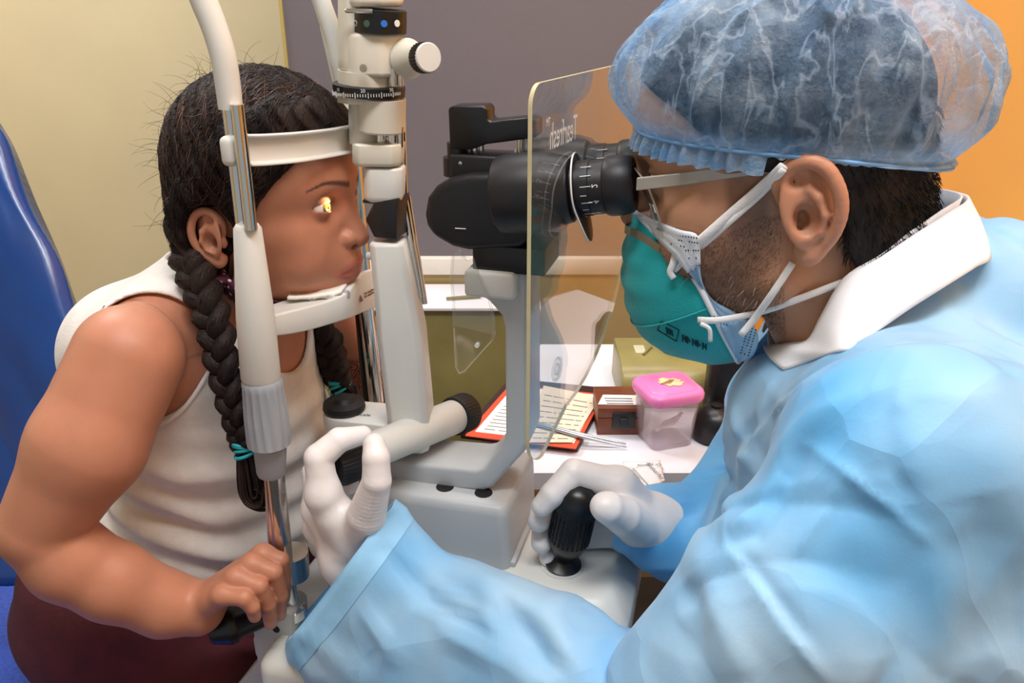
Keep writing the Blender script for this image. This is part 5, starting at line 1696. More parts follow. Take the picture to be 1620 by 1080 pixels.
# ---- braids
M['tie_teal'] = mat('tie_teal', (40, 178, 190), 0.5, var=0.08)
def braid(name, guide, rad, turns, tie_t, parent, label):
    g = spline(guide, 14); n = len(g)
    nt = int(n * tie_t)
    strand_bm = bmesh.new()
    x0 = None
    fr = []
    for i in range(n):
        d = (g[min(i + 1, n - 1)] - g[max(i - 1, 0)]).normalized()
        side = Vector((0, 1, 0)).cross(d).normalized(); out = d.cross(side).normalized()
        fr.append((d, side, out))
    for k in range(3):
        pts, rr = [], []
        for i in range(nt + 1):
            t_ = i / max(nt, 1); ph = turns * 2 * PI * t_ + 2 * PI * k / 3
            R_ = rad[0] + (rad[1] - rad[0]) * t_
            d, side, out = fr[i]
            pts.append(g[i] + side * (R_ * .62 * math.sin(ph)) + out * (R_ * .34 * math.sin(2 * ph)))
            rr.append(R_ * .60)
        add_tube(strand_bm, pts, rr, 12, True)
    # relief of single hairs
    r_ = random.Random(4)
    for k in range(3):
        for j in range(34):
            pts = []; off = r_.uniform(-1, 1); o2 = r_.uniform(-.8, .8)
            for i in range(nt + 1):
                t_ = i / max(nt, 1); ph = turns * 2 * PI * t_ + 2 * PI * k / 3
                R_ = rad[0] + (rad[1] - rad[0]) * t_
                d, side, out = fr[i]
                a_ = off * 1.5 + PI / 2
                pts.append(g[i] + side * (R_ * .62 * math.sin(ph) + R_ * .60 * math.cos(a_)) - out * 0 + out * (R_ * .34 * math.sin(2 * ph)) + (out * (1 if j % 2 else -1)) * R_ * .59 * abs(math.sin(a_)))
            add_tube(strand_bm, pts, .0005, 3, False)
    # tuft under the tie
    for j in range(46):
        a = r_.uniform(0, 2 * PI); q = math.sqrt(r_.random()); pts, rr = [], []
        for i in range(nt, n):
            t_ = (i - nt) / max(n - 1 - nt, 1)
            d, side, out = fr[i]
            R_ = rad[1] * (.55 + 1.0 * math.sin(min(t_ * 1.25, 1) * PI * .55)) * (1 - .45 * t_ ** 3)
            pts.append(g[i] + (side * math.cos(a) + out * math.sin(a)) * R_ * q)
            rr.append(.0021 * (1 - .55 * t_))
        add_tube(strand_bm, pts, rr, 5, True)
    br = put(name, strand_bm, 'hair_dark', parent, label=label)
    tb = bmesh.new()
    for w in (-.006, -.002, .002, .006):
        i = nt; c = g[i]; d, side, out = fr[i]
        ring = [c + d * (w + .0025 * math.sin(a + w * 300)) + (side * math.cos(a) + out * math.sin(a)) * (rad[1] * .92) for a in [2 * PI * k / 20 for k in range(21)]]
        add_tube(tb, ring, .0017, 8, False)
    put('hair_tie', tb, 'tie_teal', br, label='turquoise elastic hair tie')
    return br
braid('braid', [L(300, 405, -.066), L(318, 455, -.080), L(338, 510, -.094), L(351, 570, -.104), L(366, 630, -.110), L(380, 680, -.112), L(387, 706, -.112), L(394, 745, -.112), L(402, 780, -.112), L(418, 785, -.112), L(420, 765, -.112)], (.0160, .0100), 3.4, .60, hair, 'thick dark braid hanging over the near shoulder')
braid('braid', [L(440, 470, .060), L(480, 495, .062), L(510, 530, .060), L(522, 560, .058), L(531, 585, .056), L(536, 605, .056), L(545, 622, .056), L(556, 632, .056)], (.0185, .0120), 2.2, .72, hair, 'dark braid hanging on the far side')
# ================================================================== the examiner
M['skin_man'] = skin_mat('skin_man', 0.5, bump=0.25)
DSK = np.array(lin((190, 142, 112))[:3])
dh = HeadFrame((0.434, -0.020, 1.214), 180, -10, 0, 1.02)
def d_neck(P):
    return s_chain(P, [((.450, -.02, 1.190), .056), ((.490, -.02, 1.130), .058), ((.53, -.02, 1.07), .07)], .01)
def d_head(P):
    d = boxed(P, (.27, -.14, 1.06), (.58, .10, 1.37), lambda q: head_sdf(dh.to(q), mouth=False, ear_tilt=-0.10, ear_sc=1.03) * np.float32(dh.s), .03)
    return smin(d, d_neck(P), .02)
doc = thing('person', (.56, -.02, .60), 'examiner in a blue gown, cap and masks at the eyepieces', 'person')
me, _ = sdf_mesh('body', d_head, (.30, -.125, 1.08), (.58, .085, 1.345), 0.0015)
Vv = verts_np(me); H = dh.to(Vv)
col = np.tile(DSK, (len(Vv), 1))
ya = np.abs(H[:, 1])
# beard stubble: cheek, jaw, upper neck
edge = .052 - .9 * np.clip(-H[:, 2] - .0, -.03, .05)
st = np.clip((H[:, 0] - .012 - .006 * vnoise(Vv, 200, 2)) / .014, 0, 1) * np.clip((-.004 - .35 * (H[:, 0] - .03) - H[:, 2]) / .022, 0, 1)
st = np.maximum(st, np.clip((.034 - np.abs(H[:, 0] - .026) * 2.2 - .0) / .012, 0, 1) * (H[:, 2] < .05) * np.clip((H[:, 2] + .03) / .02, 0, 1) * .9)
st = st * (ya > .02) * np.clip((H[:, 2] + .125) / .02, 0, 1)
blend(st * (.62 + .12 * vnoise(Vv, 500, 6)), lin((92, 66, 50))[:3])
zb = .0475 + .004 * np.sin(np.clip((ya - .012) / .042, 0, 1) * 2.4)
mb = np.clip(1 - np.abs(H[:, 2] - zb) / .0052, 0, 1) * ((ya > .008) & (ya < .058) & (H[:, 0] > .05))
blend(np.clip(mb * 1.5, 0, .9), lin((36, 24, 20))[:3])
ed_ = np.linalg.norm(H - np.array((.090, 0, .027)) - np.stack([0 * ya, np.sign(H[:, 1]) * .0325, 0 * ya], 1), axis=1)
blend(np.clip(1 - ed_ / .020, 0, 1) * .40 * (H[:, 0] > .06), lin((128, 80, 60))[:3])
# redder ear
blend(np.clip((ya - .074) / .01, 0, 1) * .35 * (H[:, 0] < .03), lin((206, 132, 104))[:3])
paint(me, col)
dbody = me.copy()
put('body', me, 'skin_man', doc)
dtree = tree_of(dbody)
for s in (-1, 1): make_eye(dh, s, doc, look=(1, 0, 0))

# ---- short dark hair
M['hair_black'] = mat('hair_black', (26, 20, 19), 0.55, var=0.3, vscale=120, bump=0.8, bscale=420, stretch=(1, 1, .3), spec=.35)
ZD = np.array([-.2, -.075, -.06, -.030, 0.0, .02, .035, .055, .075, .10, .2]); XD = np.array([-.075, -.060, -.048, -.034, -.030, -.026, .030, .048, .066, .100, .2])
def d_hair(P):
    H = dh.to(P)
    d = s_ell(H, (.003, 0, .057), (.1005, .0790, .088))
    d = smin(d, s_ell(H, (.040, 0, .046), (.061, .0665, .062)), .03)
    d = smin(d, d_neck(P) / 1.02 - .004, .02)
    d = smin(d, s_ell(H, (-.048, 0, -.020), (.048, .060, .060)), .03)
    d = d - .0008 * vnoise(H, 260, 7)
    xh = np.interp(H[:, 2], ZD, XD).astype(np.float32)
    d = smax(d, (H[:, 0] - xh) * .75, .004)
    d = smax(d, (-.085 - H[:, 2]), .006)
    for s in (-1, 1):
        d = smax(d, -s_ell(H, (-.008, s * .088, .004), (.027, .026, .037)), .004)
    return d * np.float32(dh.s)
hme, _ = sdf_mesh('hair', d_hair, (.30, -.13, 1.09), (.575, .09, 1.34), 0.0024, newton=1)
dht = tree_of(hme)
rnd = random.Random(6); bm = bmesh.new()
for k in range(1500):
    q = dh.back((rnd.uniform(-.115, -.02), rnd.choice((1, 1, 1, -1)) * rnd.uniform(.0, .085), rnd.uniform(-.035, .05)))
    loc, nrm, _, _ = dht.find_nearest(q)
    d = (nrm * .35 + Vector((.35, rnd.gauss(0, .12), -1)).normalized() + Vector((rnd.gauss(0, .2), 0, 0))).normalized()
    add_tube(bm, [loc - nrm * .001, loc + d * .005 + nrm * .001, loc + d * .010], [.0004, .0003, .0001], 3, False)
sme2 = bpy.data.meshes.new('s'); bm.to_mesh(sme2); bm.free()
put('hair', join_np('hair', [hme, sme2]), 'hair_black', doc, label='short black hair showing below the cap')
# beard hairs
M['beard'] = mat('beard', (74, 52, 40), 0.6, var=0.2)
M['beard_grey'] = mat('beard_grey', (206, 186, 166), 0.6, var=0.1)
def beard(n, seed, ln, m, name, rad, xr=(.012, .085), zr=(-.085, .0)):
    rnd = random.Random(seed); bm = bmesh.new(); k = 0
    while k < n:
        k += 1
        x, z = rnd.uniform(*xr), rnd.uniform(*zr)
        if z > -.004 - .35 * (x - .03): continue
        src = dh.back((x, .20, z)); dst = dh.back((x, 0, z))
        loc, nrm, _, _ = dtree.ray_cast(src, (dst - src).normalized())
        if loc is None: continue
        d = (nrm * .5 + Vector((-.45, 0, -.9)) + Vector((rnd.gauss(0, .3), rnd.gauss(0, .3), rnd.gauss(0, .3)))).normalized()
        add_tube(bm, [loc, loc + d * ln * rnd.uniform(.5, 1.2)], [rad, rad * .4], 3, False)
    o = put(name, bm, m, doc); o['kind'] = 'stuff'
beard(5200, 3, .0026, 'beard', 'beard', .00009, (.006, .09), (-.10, .0))
beard(34, 9, .006, 'beard_grey', 'grey_beard_hair', .00022, (.02, .07), (-.085, -.04))

# ---- blue gown: torso and upper arms
M['gown'] = None
t = NT('gown')
b = t.n('BsdfPrincipled', Roughness=0.55); b.inputs['Sheen Weight'].default_value = 0.25; b.inputs['Specular IOR Level'].default_value = 0.3
co = tex_coord(t)
nz = t.n('TexNoise', Scale=5.0, Detail=3.0, Roughness=0.5); t.l(co, nz.inputs['Vector'])
r = t.n('ValToRGB'); r.color_ramp.elements[0].position = 0.34; r.color_ramp.elements[0].color = lin((100, 186, 242)); r.color_ramp.elements[1].position = 0.66; r.color_ramp.elements[1].color = lin((192, 226, 248))
t.l(nz.outputs['Fac'], r.inputs['Fac'])
n2 = t.n('TexNoise', Scale=420.0, Detail=2.0); t.l(co, n2.inputs['Vector'])
n3 = t.n('TexNoise', Scale=11.0, Detail=2.0, Roughness=0.5); t.l(co, n3.inputs['Vector'])
ad = t.n('Math', operation='MULTIPLY_ADD'); ad.inputs[1].default_value = 0.012; t.l(n2.outputs['Fac'], ad.inputs[0]); t.l(n3.outputs['Fac'], ad.inputs[2])
dn_ = t.n('TexNoise', Scale=6.0, Detail=2.0); t.l(co, dn_.inputs['Vector'])
mxv = t.n('Mix', data_type='RGBA', blend_type='LINEAR_LIGHT'); mxv.inputs['Factor'].default_value = 0.10; t.l(co, mxv.inputs['A']); t.l(dn_.outputs['Color'], mxv.inputs['B'])
vo = t.n('TexVoronoi', Scale=13.0); t.l(mxv.outputs['Result'], vo.inputs['Vector'])
vo2 = t.n('TexVoronoi', Scale=34.0); t.l(mxv.outputs['Result'], vo2.inputs['Vector'])
a2 = t.n('Math', operation='MULTIPLY_ADD'); a2.inputs[1].default_value = 0.8; t.l(vo.outputs['Distance'], a2.inputs[0]); t.l(ad.outputs[0], a2.inputs[2])
a3 = t.n('Math', operation='MULTIPLY_ADD'); a3.inputs[1].default_value = 0.08; t.l(vo2.outputs['Distance'], a3.inputs[0]); t.l(a2.outputs[0], a3.inputs[2])
bp = t.n('Bump', Strength=0.6, Distance=0.012); t.l(a3.outputs[0], bp.inputs['Height'])
t.l(r.outputs['Color'], b.inputs['Base Color']); t.l(bp.outputs['Normal'], b.inputs['Normal'])
tl2 = t.n('BsdfTranslucent'); t.l(r.outputs['Color'], tl2.inputs['Color'])
ms = t.n('MixShader'); ms.inputs[0].default_value = 0.22; t.l(b.outputs[0], ms.inputs[1]); t.l(tl2.outputs[0], ms.inputs[2]); t.l(ms.outputs[0], t.out.inputs['Surface'])
M['gown'] = t.m
dsh = ((.515, -.185, 1.085), .072)
darm = [dsh, ((.470, -.215, 1.000), .072), S(1100, 1110, -.215, 150)]
def d_gown(P):
    d = s_ell(P, (.545, -.02, 1.000), (.135, .165, .125))
    d = smin(d, s_ell(P, (.555, -.02, .860), (.160, .170, .150)), .05)
    d = smin(d, s_ell(P, (.58, -.02, .72), (.19, .19, .13)), .05)
    d = smin(d, s_cone(P, (.520, -.16, 1.085), (.520, .12, 1.085), .066, .066), .04)
    d = smin(d, s_cone(P, (.540, -.02, 1.10), (.575, -.02, 1.13), .075, .07), .04)
    d = smin(d, s_ell(P, (.458, -.03, 1.045), (.038, .060, .050)), .04)
    d = smin(d, s_chain(P, darm, .02), .035)
    far = [((.515, .135, 1.06), .068), ((.48, .15, .95), .062), ((.455, .12, .88), .058), S(1130, 850, .05, 88), S(1060, 842, .02, 66), S(1000, 822, .0, 46)]
    d = smin(d, s_chain(P, far, .015), .025)
    n1 = vnoise(P * np.array((1.0, 1.0, .6), dtype=np.float32), 26, 51); n2 = vnoise(P * np.array((.7, 1.0, 1.0), dtype=np.float32), 34, 52)
    w = .0050 * vnoise(P, 24, 21) + .0012 * vnoise(P, 70, 22) + .0045 * np.clip(1 - np.abs(n1) * 5, 0, 1) - .0040 * np.clip(1 - np.abs(n2) * 6, 0, 1)
    d = smin(d, s_ell(P, (.60, -.14, .88), (.14, .12, .24)), .06)
    # neck opening
    nk = s_cone(P, (.50, -.02, 1.20), (.455, -.02, 1.08), .060, .030)
    d = d - w
    return smax(d, -(nk), .006)
gme2, _ = sdf_mesh('gown', d_gown, (.32, -.34, .58), (.80, .24, 1.22), 0.0033)
gt = tree_of(gme2)
# folds read off the photo
def fl(pix, w, h_):
    pts = [hit(gt, x, y) for x, y in pix]
    pts = [p for p in pts if p is not None]
    return (pts, w, h_) if len(pts) > 1 else None
folds = [fl([(1142, 858), (1190, 840), (1230, 780), (1282, 705)], .007, -.007), fl([(1150, 845), (1200, 815), (1240, 745)], .008, .006),
         fl([(1150, 866), (1210, 945), (1270, 1025), (1312, 1078)], .0045, .006), fl([(1160, 862), (1222, 945), (1284, 1025)], .006, -.004), fl([(1282, 703), (1350, 755), (1420, 815), (1470, 860)], .0045, .005), fl([(1440, 560), (1420, 640), (1408, 760)], .005, .004), fl([(1225, 600), (1205, 660), (1190, 720)], .005, .006), fl([(1300, 600), (1240, 640), (1200, 690), (1170, 760)], .005, .006), fl([(1330, 760), (1290, 830), (1260, 880)], .004, .004),
         fl([(1130, 700), (1145, 760), (1125, 850)], .008, -.006), fl([(1160, 640), (1180, 720), (1150, 820)], .008, .006),
         fl([(1420, 640), (1410, 740), (1440, 800)], .006, -.004), fl([(1210, 660), (1175, 700), (1160, 790)], .006, -.005),
         fl([(1370, 620), (1290, 660), (1230, 720)], .010, .005), fl([(1070, 900), (1100, 960), (1090, 1050)], .010, -.005), fl([(1110, 890), (1150, 990), (1180, 1075)], .012, .006),
         fl([(1400, 790), (1380, 900), (1390, 1050)], .02, -.006), fl([(1540, 780), (1560, 900), (1550, 1050)], .02, -.006)]
fold(gme2, [f for f in folds if f])
# near forearm sleeve: wide open cuff, ring by ring
rings_px = [((618, 799), (463, 1004), -.135, .042), ((628, 815), (470, 1020), -.136, .046), ((664, 858), (503, 1066), -.140, .050), ((700, 890), (545, 1110), -.148, .052), ((760, 908), (620, 1160), -.158, .055), ((830, 938), (720, 1200), -.170, .060), ((905, 985), (850, 1235), -.185, .066), ((975, 1035), (960, 1255), -.198, .070), ((1050, 1040), (1060, 1260), -.206, .072)]
def sleeve(rp, n=72):
    ctr = []
    for (a, b_, v, th_) in rp:
        A, B_ = L(a[0], a[1], v), L(b_[0], b_[1], v)
        ctr.append((A, B_, v, th_))
    U = spline([c[0] for c in ctr], 8); Lw = spline([c[1] for c in ctr], 8); T = lerps([c[3] for c in ctr], 8)
    G = np.zeros((len(U), n, 3))
    for i in range(len(U)):
        c = (U[i] + Lw[i]) / 2; a = (U[i] - Lw[i]) / 2; o_ = Vector((0, -1, 0)) * T[i]
        s = i / (len(U) - 1)
        for j in range(n):
            ph = 2 * PI * j / n
            cs, sn = math.cos(ph), math.sin(ph)
            p = c + a * (abs(cs) ** .85 * (1 if cs > 0 else -1)) + o_ * sn
            G[i, j] = p
    return G
G = sleeve(rings_px)
def dispG(G, f):
    me_ = grid_mesh('g', G, closed_j=True); N = vnormals(me_); V_ = verts_np(me_)
    c = G.mean(1)
    cc = np.repeat(c[:, None], G.shape[1], 1).reshape(-1, 3)
    sg = np.sign(((V_ - cc) * N).sum(1)); N = N * np.where(np.median(sg) < 0, -1, 1)
    V2 = V_ + N * f(V_)[:, None]
    bpy.data.meshes.remove(me_)
    return V2.reshape(G.shape)
G = dispG(G, lambda V_: .0035 * vnoise(V_, 38, 31) + .0010 * vnoise(V_, 90, 32) + .0035 * np.clip(1 - np.abs(vnoise(V_, 42, 33)) * 5, 0, 1))
# inner return of the cuff
hemr = G[0]; c0 = hemr.mean(0)
inn = [c0 + (hemr - c0) * .985 + (G[k].mean(0) - c0) for k in (1, 5, 10)]
G2 = np.concatenate([np.array(inn[::-1]), G], 0)
sme3 = grid_mesh('sleeve', G2, closed_j=True)
bm = bmesh.new(); bm.from_mesh(sme3); bmesh.ops.recalc_face_normals(bm, faces=bm.faces[:]); bm.to_mesh(sme3); bm.free()
st_ = tree_of(sme3)
def fl2(pix, w, h_):
    pts = [hit(st_, x, y) for x, y in pix]; pts = [p for p in pts if p is not None]
    return (pts, w, h_) if len(pts) > 1 else None
sf = [fl2([(560, 815), (610, 870), (680, 945), (740, 985), (800, 1030)], .0065, -.010), fl2([(580, 810), (640, 880), (700, 935), (780, 985)], .007, .006),
      fl2([(515, 890), (570, 960), (640, 1050)], .006, .006), fl2([(640, 905), (700, 915), (800, 985), (880, 1030)], .008, -.006), fl2([(480, 960), (530, 1000), (600, 1075)], .006, -.005),
      fl2([(790, 930), (830, 990), (860, 1040), (930, 1060)], .008, -.010), fl2([(870, 975), (890, 1030), (930, 1075)], .009, .009), fl2([(700, 1000), (790, 1040), (860, 1075)], .008, .006), fl2([(560, 950), (600, 1000), (630, 1040)], .005, .005)]
sfl = [f for f in sf if f]
if sfl: fold(sme3, sfl)
gw = put('gown', join_np('gown', [gme2, sme3]), 'gown', doc, label='light blue disposable gown')
M['gown_hem'] = mat('gown_hem', (150, 206, 244), .55, var=.05, vscale=20, bump=.3, bscale=60)
Gh = []
for i in range(0, 13):
    r_ = G[i]; c_ = r_.mean(0); Gh.append(c_ + (r_ - c_) * 1.004 + np.array((0, -.0004, 0)))
Gh = np.array(Gh)
hmx = grid_mesh('cuff_hem', Gh, 0.0, closed_j=True)
bm = bmesh.new(); bm.from_mesh(hmx); bmesh.ops.recalc_face_normals(bm, faces=bm.faces[:]); bm.to_mesh(hmx); bm.free()
if sfl: fold(hmx, sfl)
put('cuff_hem', hmx, 'gown_hem', gw)

# ---- white shirt collar
M['collar'] = mat('collar', (240, 240, 244), 0.7, var=0.015, bump=0.1, bscale=500)
cu_px = [(1206, 546, -.035), (1240, 543, -.062), (1275, 538, -.078), (1300, 495, -.086), (1332, 444, -.090), (1390, 408, -.088), (1450, 368, -.078), (1500, 336, -.060), (1532, 315, -.030)]
cl_px = [(1237, 584, -.045), (1275, 573, -.078), (1315, 558, -.098), (1345, 548, -.108), (1390, 522, -.114), (1440, 488, -.112), (1500, 450, -.104), (1545, 422, -.088), (1568, 402, -.050)]
def onto(x, y, v):
    h_ = hit(gt, x, y)
    return L(x, y, v if h_ is None or h_.y - .003 > v else h_.y - .003)
up_ = [onto(*p) for p in cu_px[:4]] + [L(*p) for p in cu_px[4:]]; lo_ = [onto(*p) for p in cl_px]
vm_ = -.020
mir = lambda p: Vector((p.x, 2 * vm_ - p.y, p.z))
up_ = spline(up_ + [mir(p) for p in up_[::-1]], 5); lo_ = spline(lo_ + [mir(p) for p in lo_[::-1]], 5)
G = np.zeros((len(up_), 10, 3))
for i, (a, b_) in enumerate(zip(up_, lo_)):
    for j in range(10):
        s = j / 9; p = a.lerp(b_, s)
        c = Vector((.50, vm_, p.z)); o_ = (p - c); o_.z = 0
        if o_.length > 0: p = p + o_.normalized() * .0025 * math.sin(PI * s)
        G[i, j] = p
put('shirt_collar', grid_mesh('shirt_collar', G, .0022), 'collar', doc, label='white shirt collar')
# collar stand inside
G = np.zeros((len(up_), 4, 3))
for i, a in enumerate(up_):
    for j in range(4):
        c = Vector((.495, vm_, a.z)); o_ = (a - c); o_.z = 0
        G[i, j] = a - o_.normalized() * (.004 + .002 * j) - Vector((0, 0, .012 * j))
put('collar_stand', grid_mesh('collar_stand', G, .0015), 'collar', doc)

# ---- latex gloves
M['glove'] = mat('glove', (232, 226, 224), 0.42, var=0.03, vscale=30, bump=0.22, bscale=90, sss=.15, sssrad=(.8, .6, .5), sss_scale=.003)
def glove(fs, wrist, wr2, thumb, webs, ks=.0045, palm=1.15, wk=.010):
    def f(P):
        d = None
        for fg in fs:
            c = s_chain(P, fg, .0012)
            m_ = s_cone(P, wrist[0], fg[0][0], wrist[1] * .62, fg[0][1] * palm)
            c = smin(c, m_, .008)
            d = c if d is None else smin(d, c, ks)
        d = smin(d, s_chain(P, [(Vector(wrist[0]).lerp(Vector(thumb[0][0]), .35), wrist[1] * .60)] + thumb, .0015), .009)
        for a, b_, r_ in webs: d = smin(d, s_cone(P, a, b_, r_, r_), .008)
        d = smin(d, s_chain(P, [wrist] + wr2, .008), wk)
        return d
    return f
lf = [[S(512, 782, -.140, 25), S(504, 724, -.134, 23), S(536, 696, -.122, 20), S(574, 688, -.106, 15)],
      [S(506, 806, -.122, 24), S(500, 748, -.104, 22), S(528, 752, -.088, 19), S(552, 766, -.086, 16)],
      [S(508, 832, -.108, 24), S(500, 788, -.086, 20), S(520, 790, -.072, 18), S(540, 796, -.070, 15)],
      [S(516, 858, -.098, 22), S(506, 822, -.080, 18), S(522, 822, -.068, 16), S(538, 826, -.066, 13)]]
lth = [S(580, 815, -.150, 31), S(596, 760, -.156, 23), S(595, 724, -.152, 21.5), S(592, 703, -.146, 18)]
lwr = S(556, 880, -.128, 52)
fG = glove(lf, lwr, [S(620, 960, -.130, 50)], lth, [(S(540, 820, -.140, 1)[0], S(560, 860, -.140, 1)[0], S(540, 800, -.14, 30)[1])])
def fGw(P):   # stretch wrinkles across the wrist and thumb base
    d = fG(P)
    a = V3(L(585, 850, -.16)); b_ = V3(L(600, 730, -.16))
    ab = b_ - a; hh = np.clip(((P - a) @ ab) / float(ab @ ab), -.3, 1)
    m = np.exp(-(np.linalg.norm(P - a - np.clip(hh, 0, .55)[:, None] * ab, axis=1) / .016) ** 2)
    return d - .00016 * m * np.sin(hh * 120 + 1.5 * vnoise(P, 60, 3))
gm, _ = sdf_mesh('glove', fGw, (.04, -.22, .83), (.20, -.04, 1.06), .0015)
gl_ = put('glove', gm, 'glove', doc, label='white latex glove turning the ribbed knob')
rf = [[S(978, 768, -.012, 27), S(908, 748, -.026, 23), S(874, 782, -.042, 20), S(858, 800, -.046, 17)],
      [S(985, 795, .006, 26), S(905, 786, -.002, 22), S(860, 802, -.022, 20), S(853, 824, -.038, 18)],
      [S(985, 820, .012, 25), S(898, 822, .000, 21), S(860, 836, -.020, 19), S(857, 858, -.034, 17)],
      [S(985, 842, .014, 22), S(900, 852, .002, 18), S(868, 864, -.018, 16), S(868, 882, -.030, 15)]]
rth = [S(1008, 830, -.022, 34), S(985, 815, -.050, 30), S(962, 803, -.066, 26), S(956, 801, -.068, 23)]
rwr = S(1035, 828, .004, 50)
gm2, _ = sdf_mesh('glove', glove(rf, rwr, [S(1090, 835, .02, 48)], rth, []), (.23, -.10, .81), (.42, .06, .97), .0015)
put('glove', gm2, 'glove', doc, label='white latex glove gripping the joystick')
# rolled rim of the far glove
c, r_ = S(1012, 824, -.004, 52)

# ---- respirator and surgical mask
M['teal'] = mat('teal', (0, 168, 172), 0.75, var=0.06, vscale=14, bump=0.35, bscale=900, sheen=.2)
M['mask_blue'] = mat('mask_blue', (162, 200, 230), 0.75, var=0.04, vscale=20, bump=0.2, bscale=600)
M['mask_white'] = mat('mask_white', (232, 238, 246), 0.7, var=0.02, bump=0.2, bscale=500)
M['strap'] = mat('strap', (240, 240, 240), 0.7, var=0.02, bump=0.2, bscale=700)
M['nose_clip'] = mat('nose_clip', (168, 156, 132), 0.4, metal=.4, var=.1)
M['mask_ink'] = mat('mask_ink', (14, 50, 62), 0.7)
vm = -.020
rim = [(1003, 334, -.030), (1032, 364, -.052), (1066, 402, -.070), (1102, 446, -.080), (1126, 492, -.080), (1146, 532, -.070), (1168, 572, -.044)]
prof = [(999, 340), (990, 372), (985, 412), (988, 458), (1004, 504), (1040, 542), (1104, 566)]
Rm = spline([L(*p) for p in rim], 8); Pm = spline([L(p[0], p[1], vm) for p in prof], 8)
ni = len(Rm); nj = 41
G = np.zeros((ni, nj, 3))
for i in range(ni):
    N_, M_ = Rm[i], Pm[i]; F_ = Vector((N_.x, 2 * vm - N_.y, N_.z)); c = (N_ + F_) / 2
    for j in range(nj):
        ph = PI * j / (nj - 1)
        cs, sn = math.cos(ph), math.sin(ph)
        p = c + (N_ - c) * (abs(cs) ** 1.0 * (1 if cs > 0 else -1)) + (M_ - c) * (sn ** .80)
        # horizontal panel seam across the cup
        t_ = i / (ni - 1)
        G[i, j] = p + Vector((-.0015 * math.exp(-((t_ - .64) / .02) ** 2), 0, 0)) * sn
        G[i, j] += np.array((-.0012 * math.sin(t_ * 40 + j * .25) * sn, 0, 0))
rsp = thing('respirator', L(1040, 560, vm), 'teal cup respirator worn over the surgical mask', 'respirator')
cup = put('cup', grid_mesh('cup', G, .0025), 'teal', rsp)
bm = bmesh.new(); add_tube(bm, [Vector(g) + Vector((-.0005, -.0008, 0)) for g in [G[int(ni * .64)][j] for j in range(nj)]], .0007, 6, False)
put('seam', bm, 'teal', cup)
bm = bmesh.new(); add_tube(bm, [Vector(G[i][0]) for i in range(ni)] + [Vector(G[i][-1]) for i in range(ni - 1, -1, -1)], .0022, 8, False)
put('rim', bm, 'mask_white', rsp)
cut_ = tree_of(cup.data)
cm = Matrix.Translation(cup.location + rsp.location)
# printed box and characters low on the near side
def snap(p):
    w = FRAME @ p; o = Vector((0, 0, HC)); d = (w - o).normalized()
    off_ = cup.location + rsp.location
    loc, n_, _, _ = cut_.ray_cast(o - off_, d)
    if loc is None: return None
    return FRAME.inverted() @ (loc + off_ - d * .0008)
# metal nose strip
np_ = [snap(L(x, y, vm - .03)) for x, y in ((991, 362), (1000, 366), (1012, 371), (1028, 381), (1046, 394))]
np_ = [p for p in np_ if p is not None]
bm = bmesh.new(); rings = []
fullp = np_[::-1] + [Vector((p.x, 2 * vm - p.y, p.z)) for p in np_[1:]]
for i, p in enumerate(fullp):
    rings.append([p + Vector((-.0012, a_, b_)) for a_, b_ in ((0, -.0032), (-.0008 if i < len(fullp) / 2 else .0008, -.0032), (-.0008 if i < len(fullp) / 2 else .0008, .0032), (0, .0032))])
add_loft(bm, rings); bmesh.ops.recalc_face_normals(bm, faces=bm.faces[:])
put('nose_clip', bm, 'nose_clip', rsp, smooth=False)
bm = bmesh.new()
def inkline(pa, pb, w=.0005, n=5):
    pts = [snap(L(pa[0] + (pb[0] - pa[0]) * k / n, pa[1] + (pb[1] - pa[1]) * k / n, vm - .05)) for k in range(n + 1)]
    pts = [p for p in pts if p is not None]
    if len(pts) > 1: add_tube(bm, pts, w, 4, False)
for a, b_ in (((1046, 508), (1074, 522)), ((1074, 522), (1070, 540)), ((1070, 540), (1040, 522)), ((1040, 522), (1046, 508))): inkline(a, b_, .0004)
rnd = random.Random(12)
for k in range(3): inkline((1054 + 4 * k, 518 + 2 * k), (1056 + 4 * k, 528 + 1.5 * k), .0008)
# characters of the printed code, snapped to the cup
for k, ch_ in enumerate(('N', '9', '5', 'S', 'm')):
    x0, y0 = 1080 + 8.0 * k, 537 + 3.0 * k
    inkline((x0, y0 - 7), (x0, y0 + 3), .0006); inkline((x0, y0 - 7 + k), (x0 + 4, y0 + 1), .0005)
    if k % 2 == 0: inkline((x0 + 5, y0 - 5), (x0 + 5, y0 + 4), .0006)
if len(bm.verts): put('print', bm, 'mask_ink', cup)

outer = [(1003, 334), (1046, 352), (1080, 366), (1106, 370), (1107, 410), (1110, 446), (1128, 476), (1160, 492), (1202, 522), (1192, 566), (1166, 574)]
inner = [(1003, 336), (1025, 358), (1048, 384), (1068, 404), (1085, 426), (1103, 448), (1118, 474), (1132, 504), (1146, 532), (1156, 552), (1166, 573)]
Oi = spline([Vector((x, y, 0)) for x, y in outer], 5); Ii = spline([Vector((x, y, 0)) for x, y in inner], 5)
vr_ = [L(*p) for p in rim]
G = np.zeros((len(Oi), 8, 3))
for i in range(len(Oi)):
    s_i = i / (len(Oi) - 1); vrim = Rm[int(s_i * (ni - 1))].y
    for j in range(8):
        q = Ii[i].lerp(Oi[i], j / 7)
        h_ = hit(dtree, q.x, q.y)
        if h_ is not None and abs(h_.y - vrim) < .05: p = L(q.x, q.y, min(h_.y - .0035, vrim * (1 - j / 7) + (h_.y - .0035) * (j / 7)))
        else: p = L(q.x, q.y, vrim - .001)
        G[i, j] = p
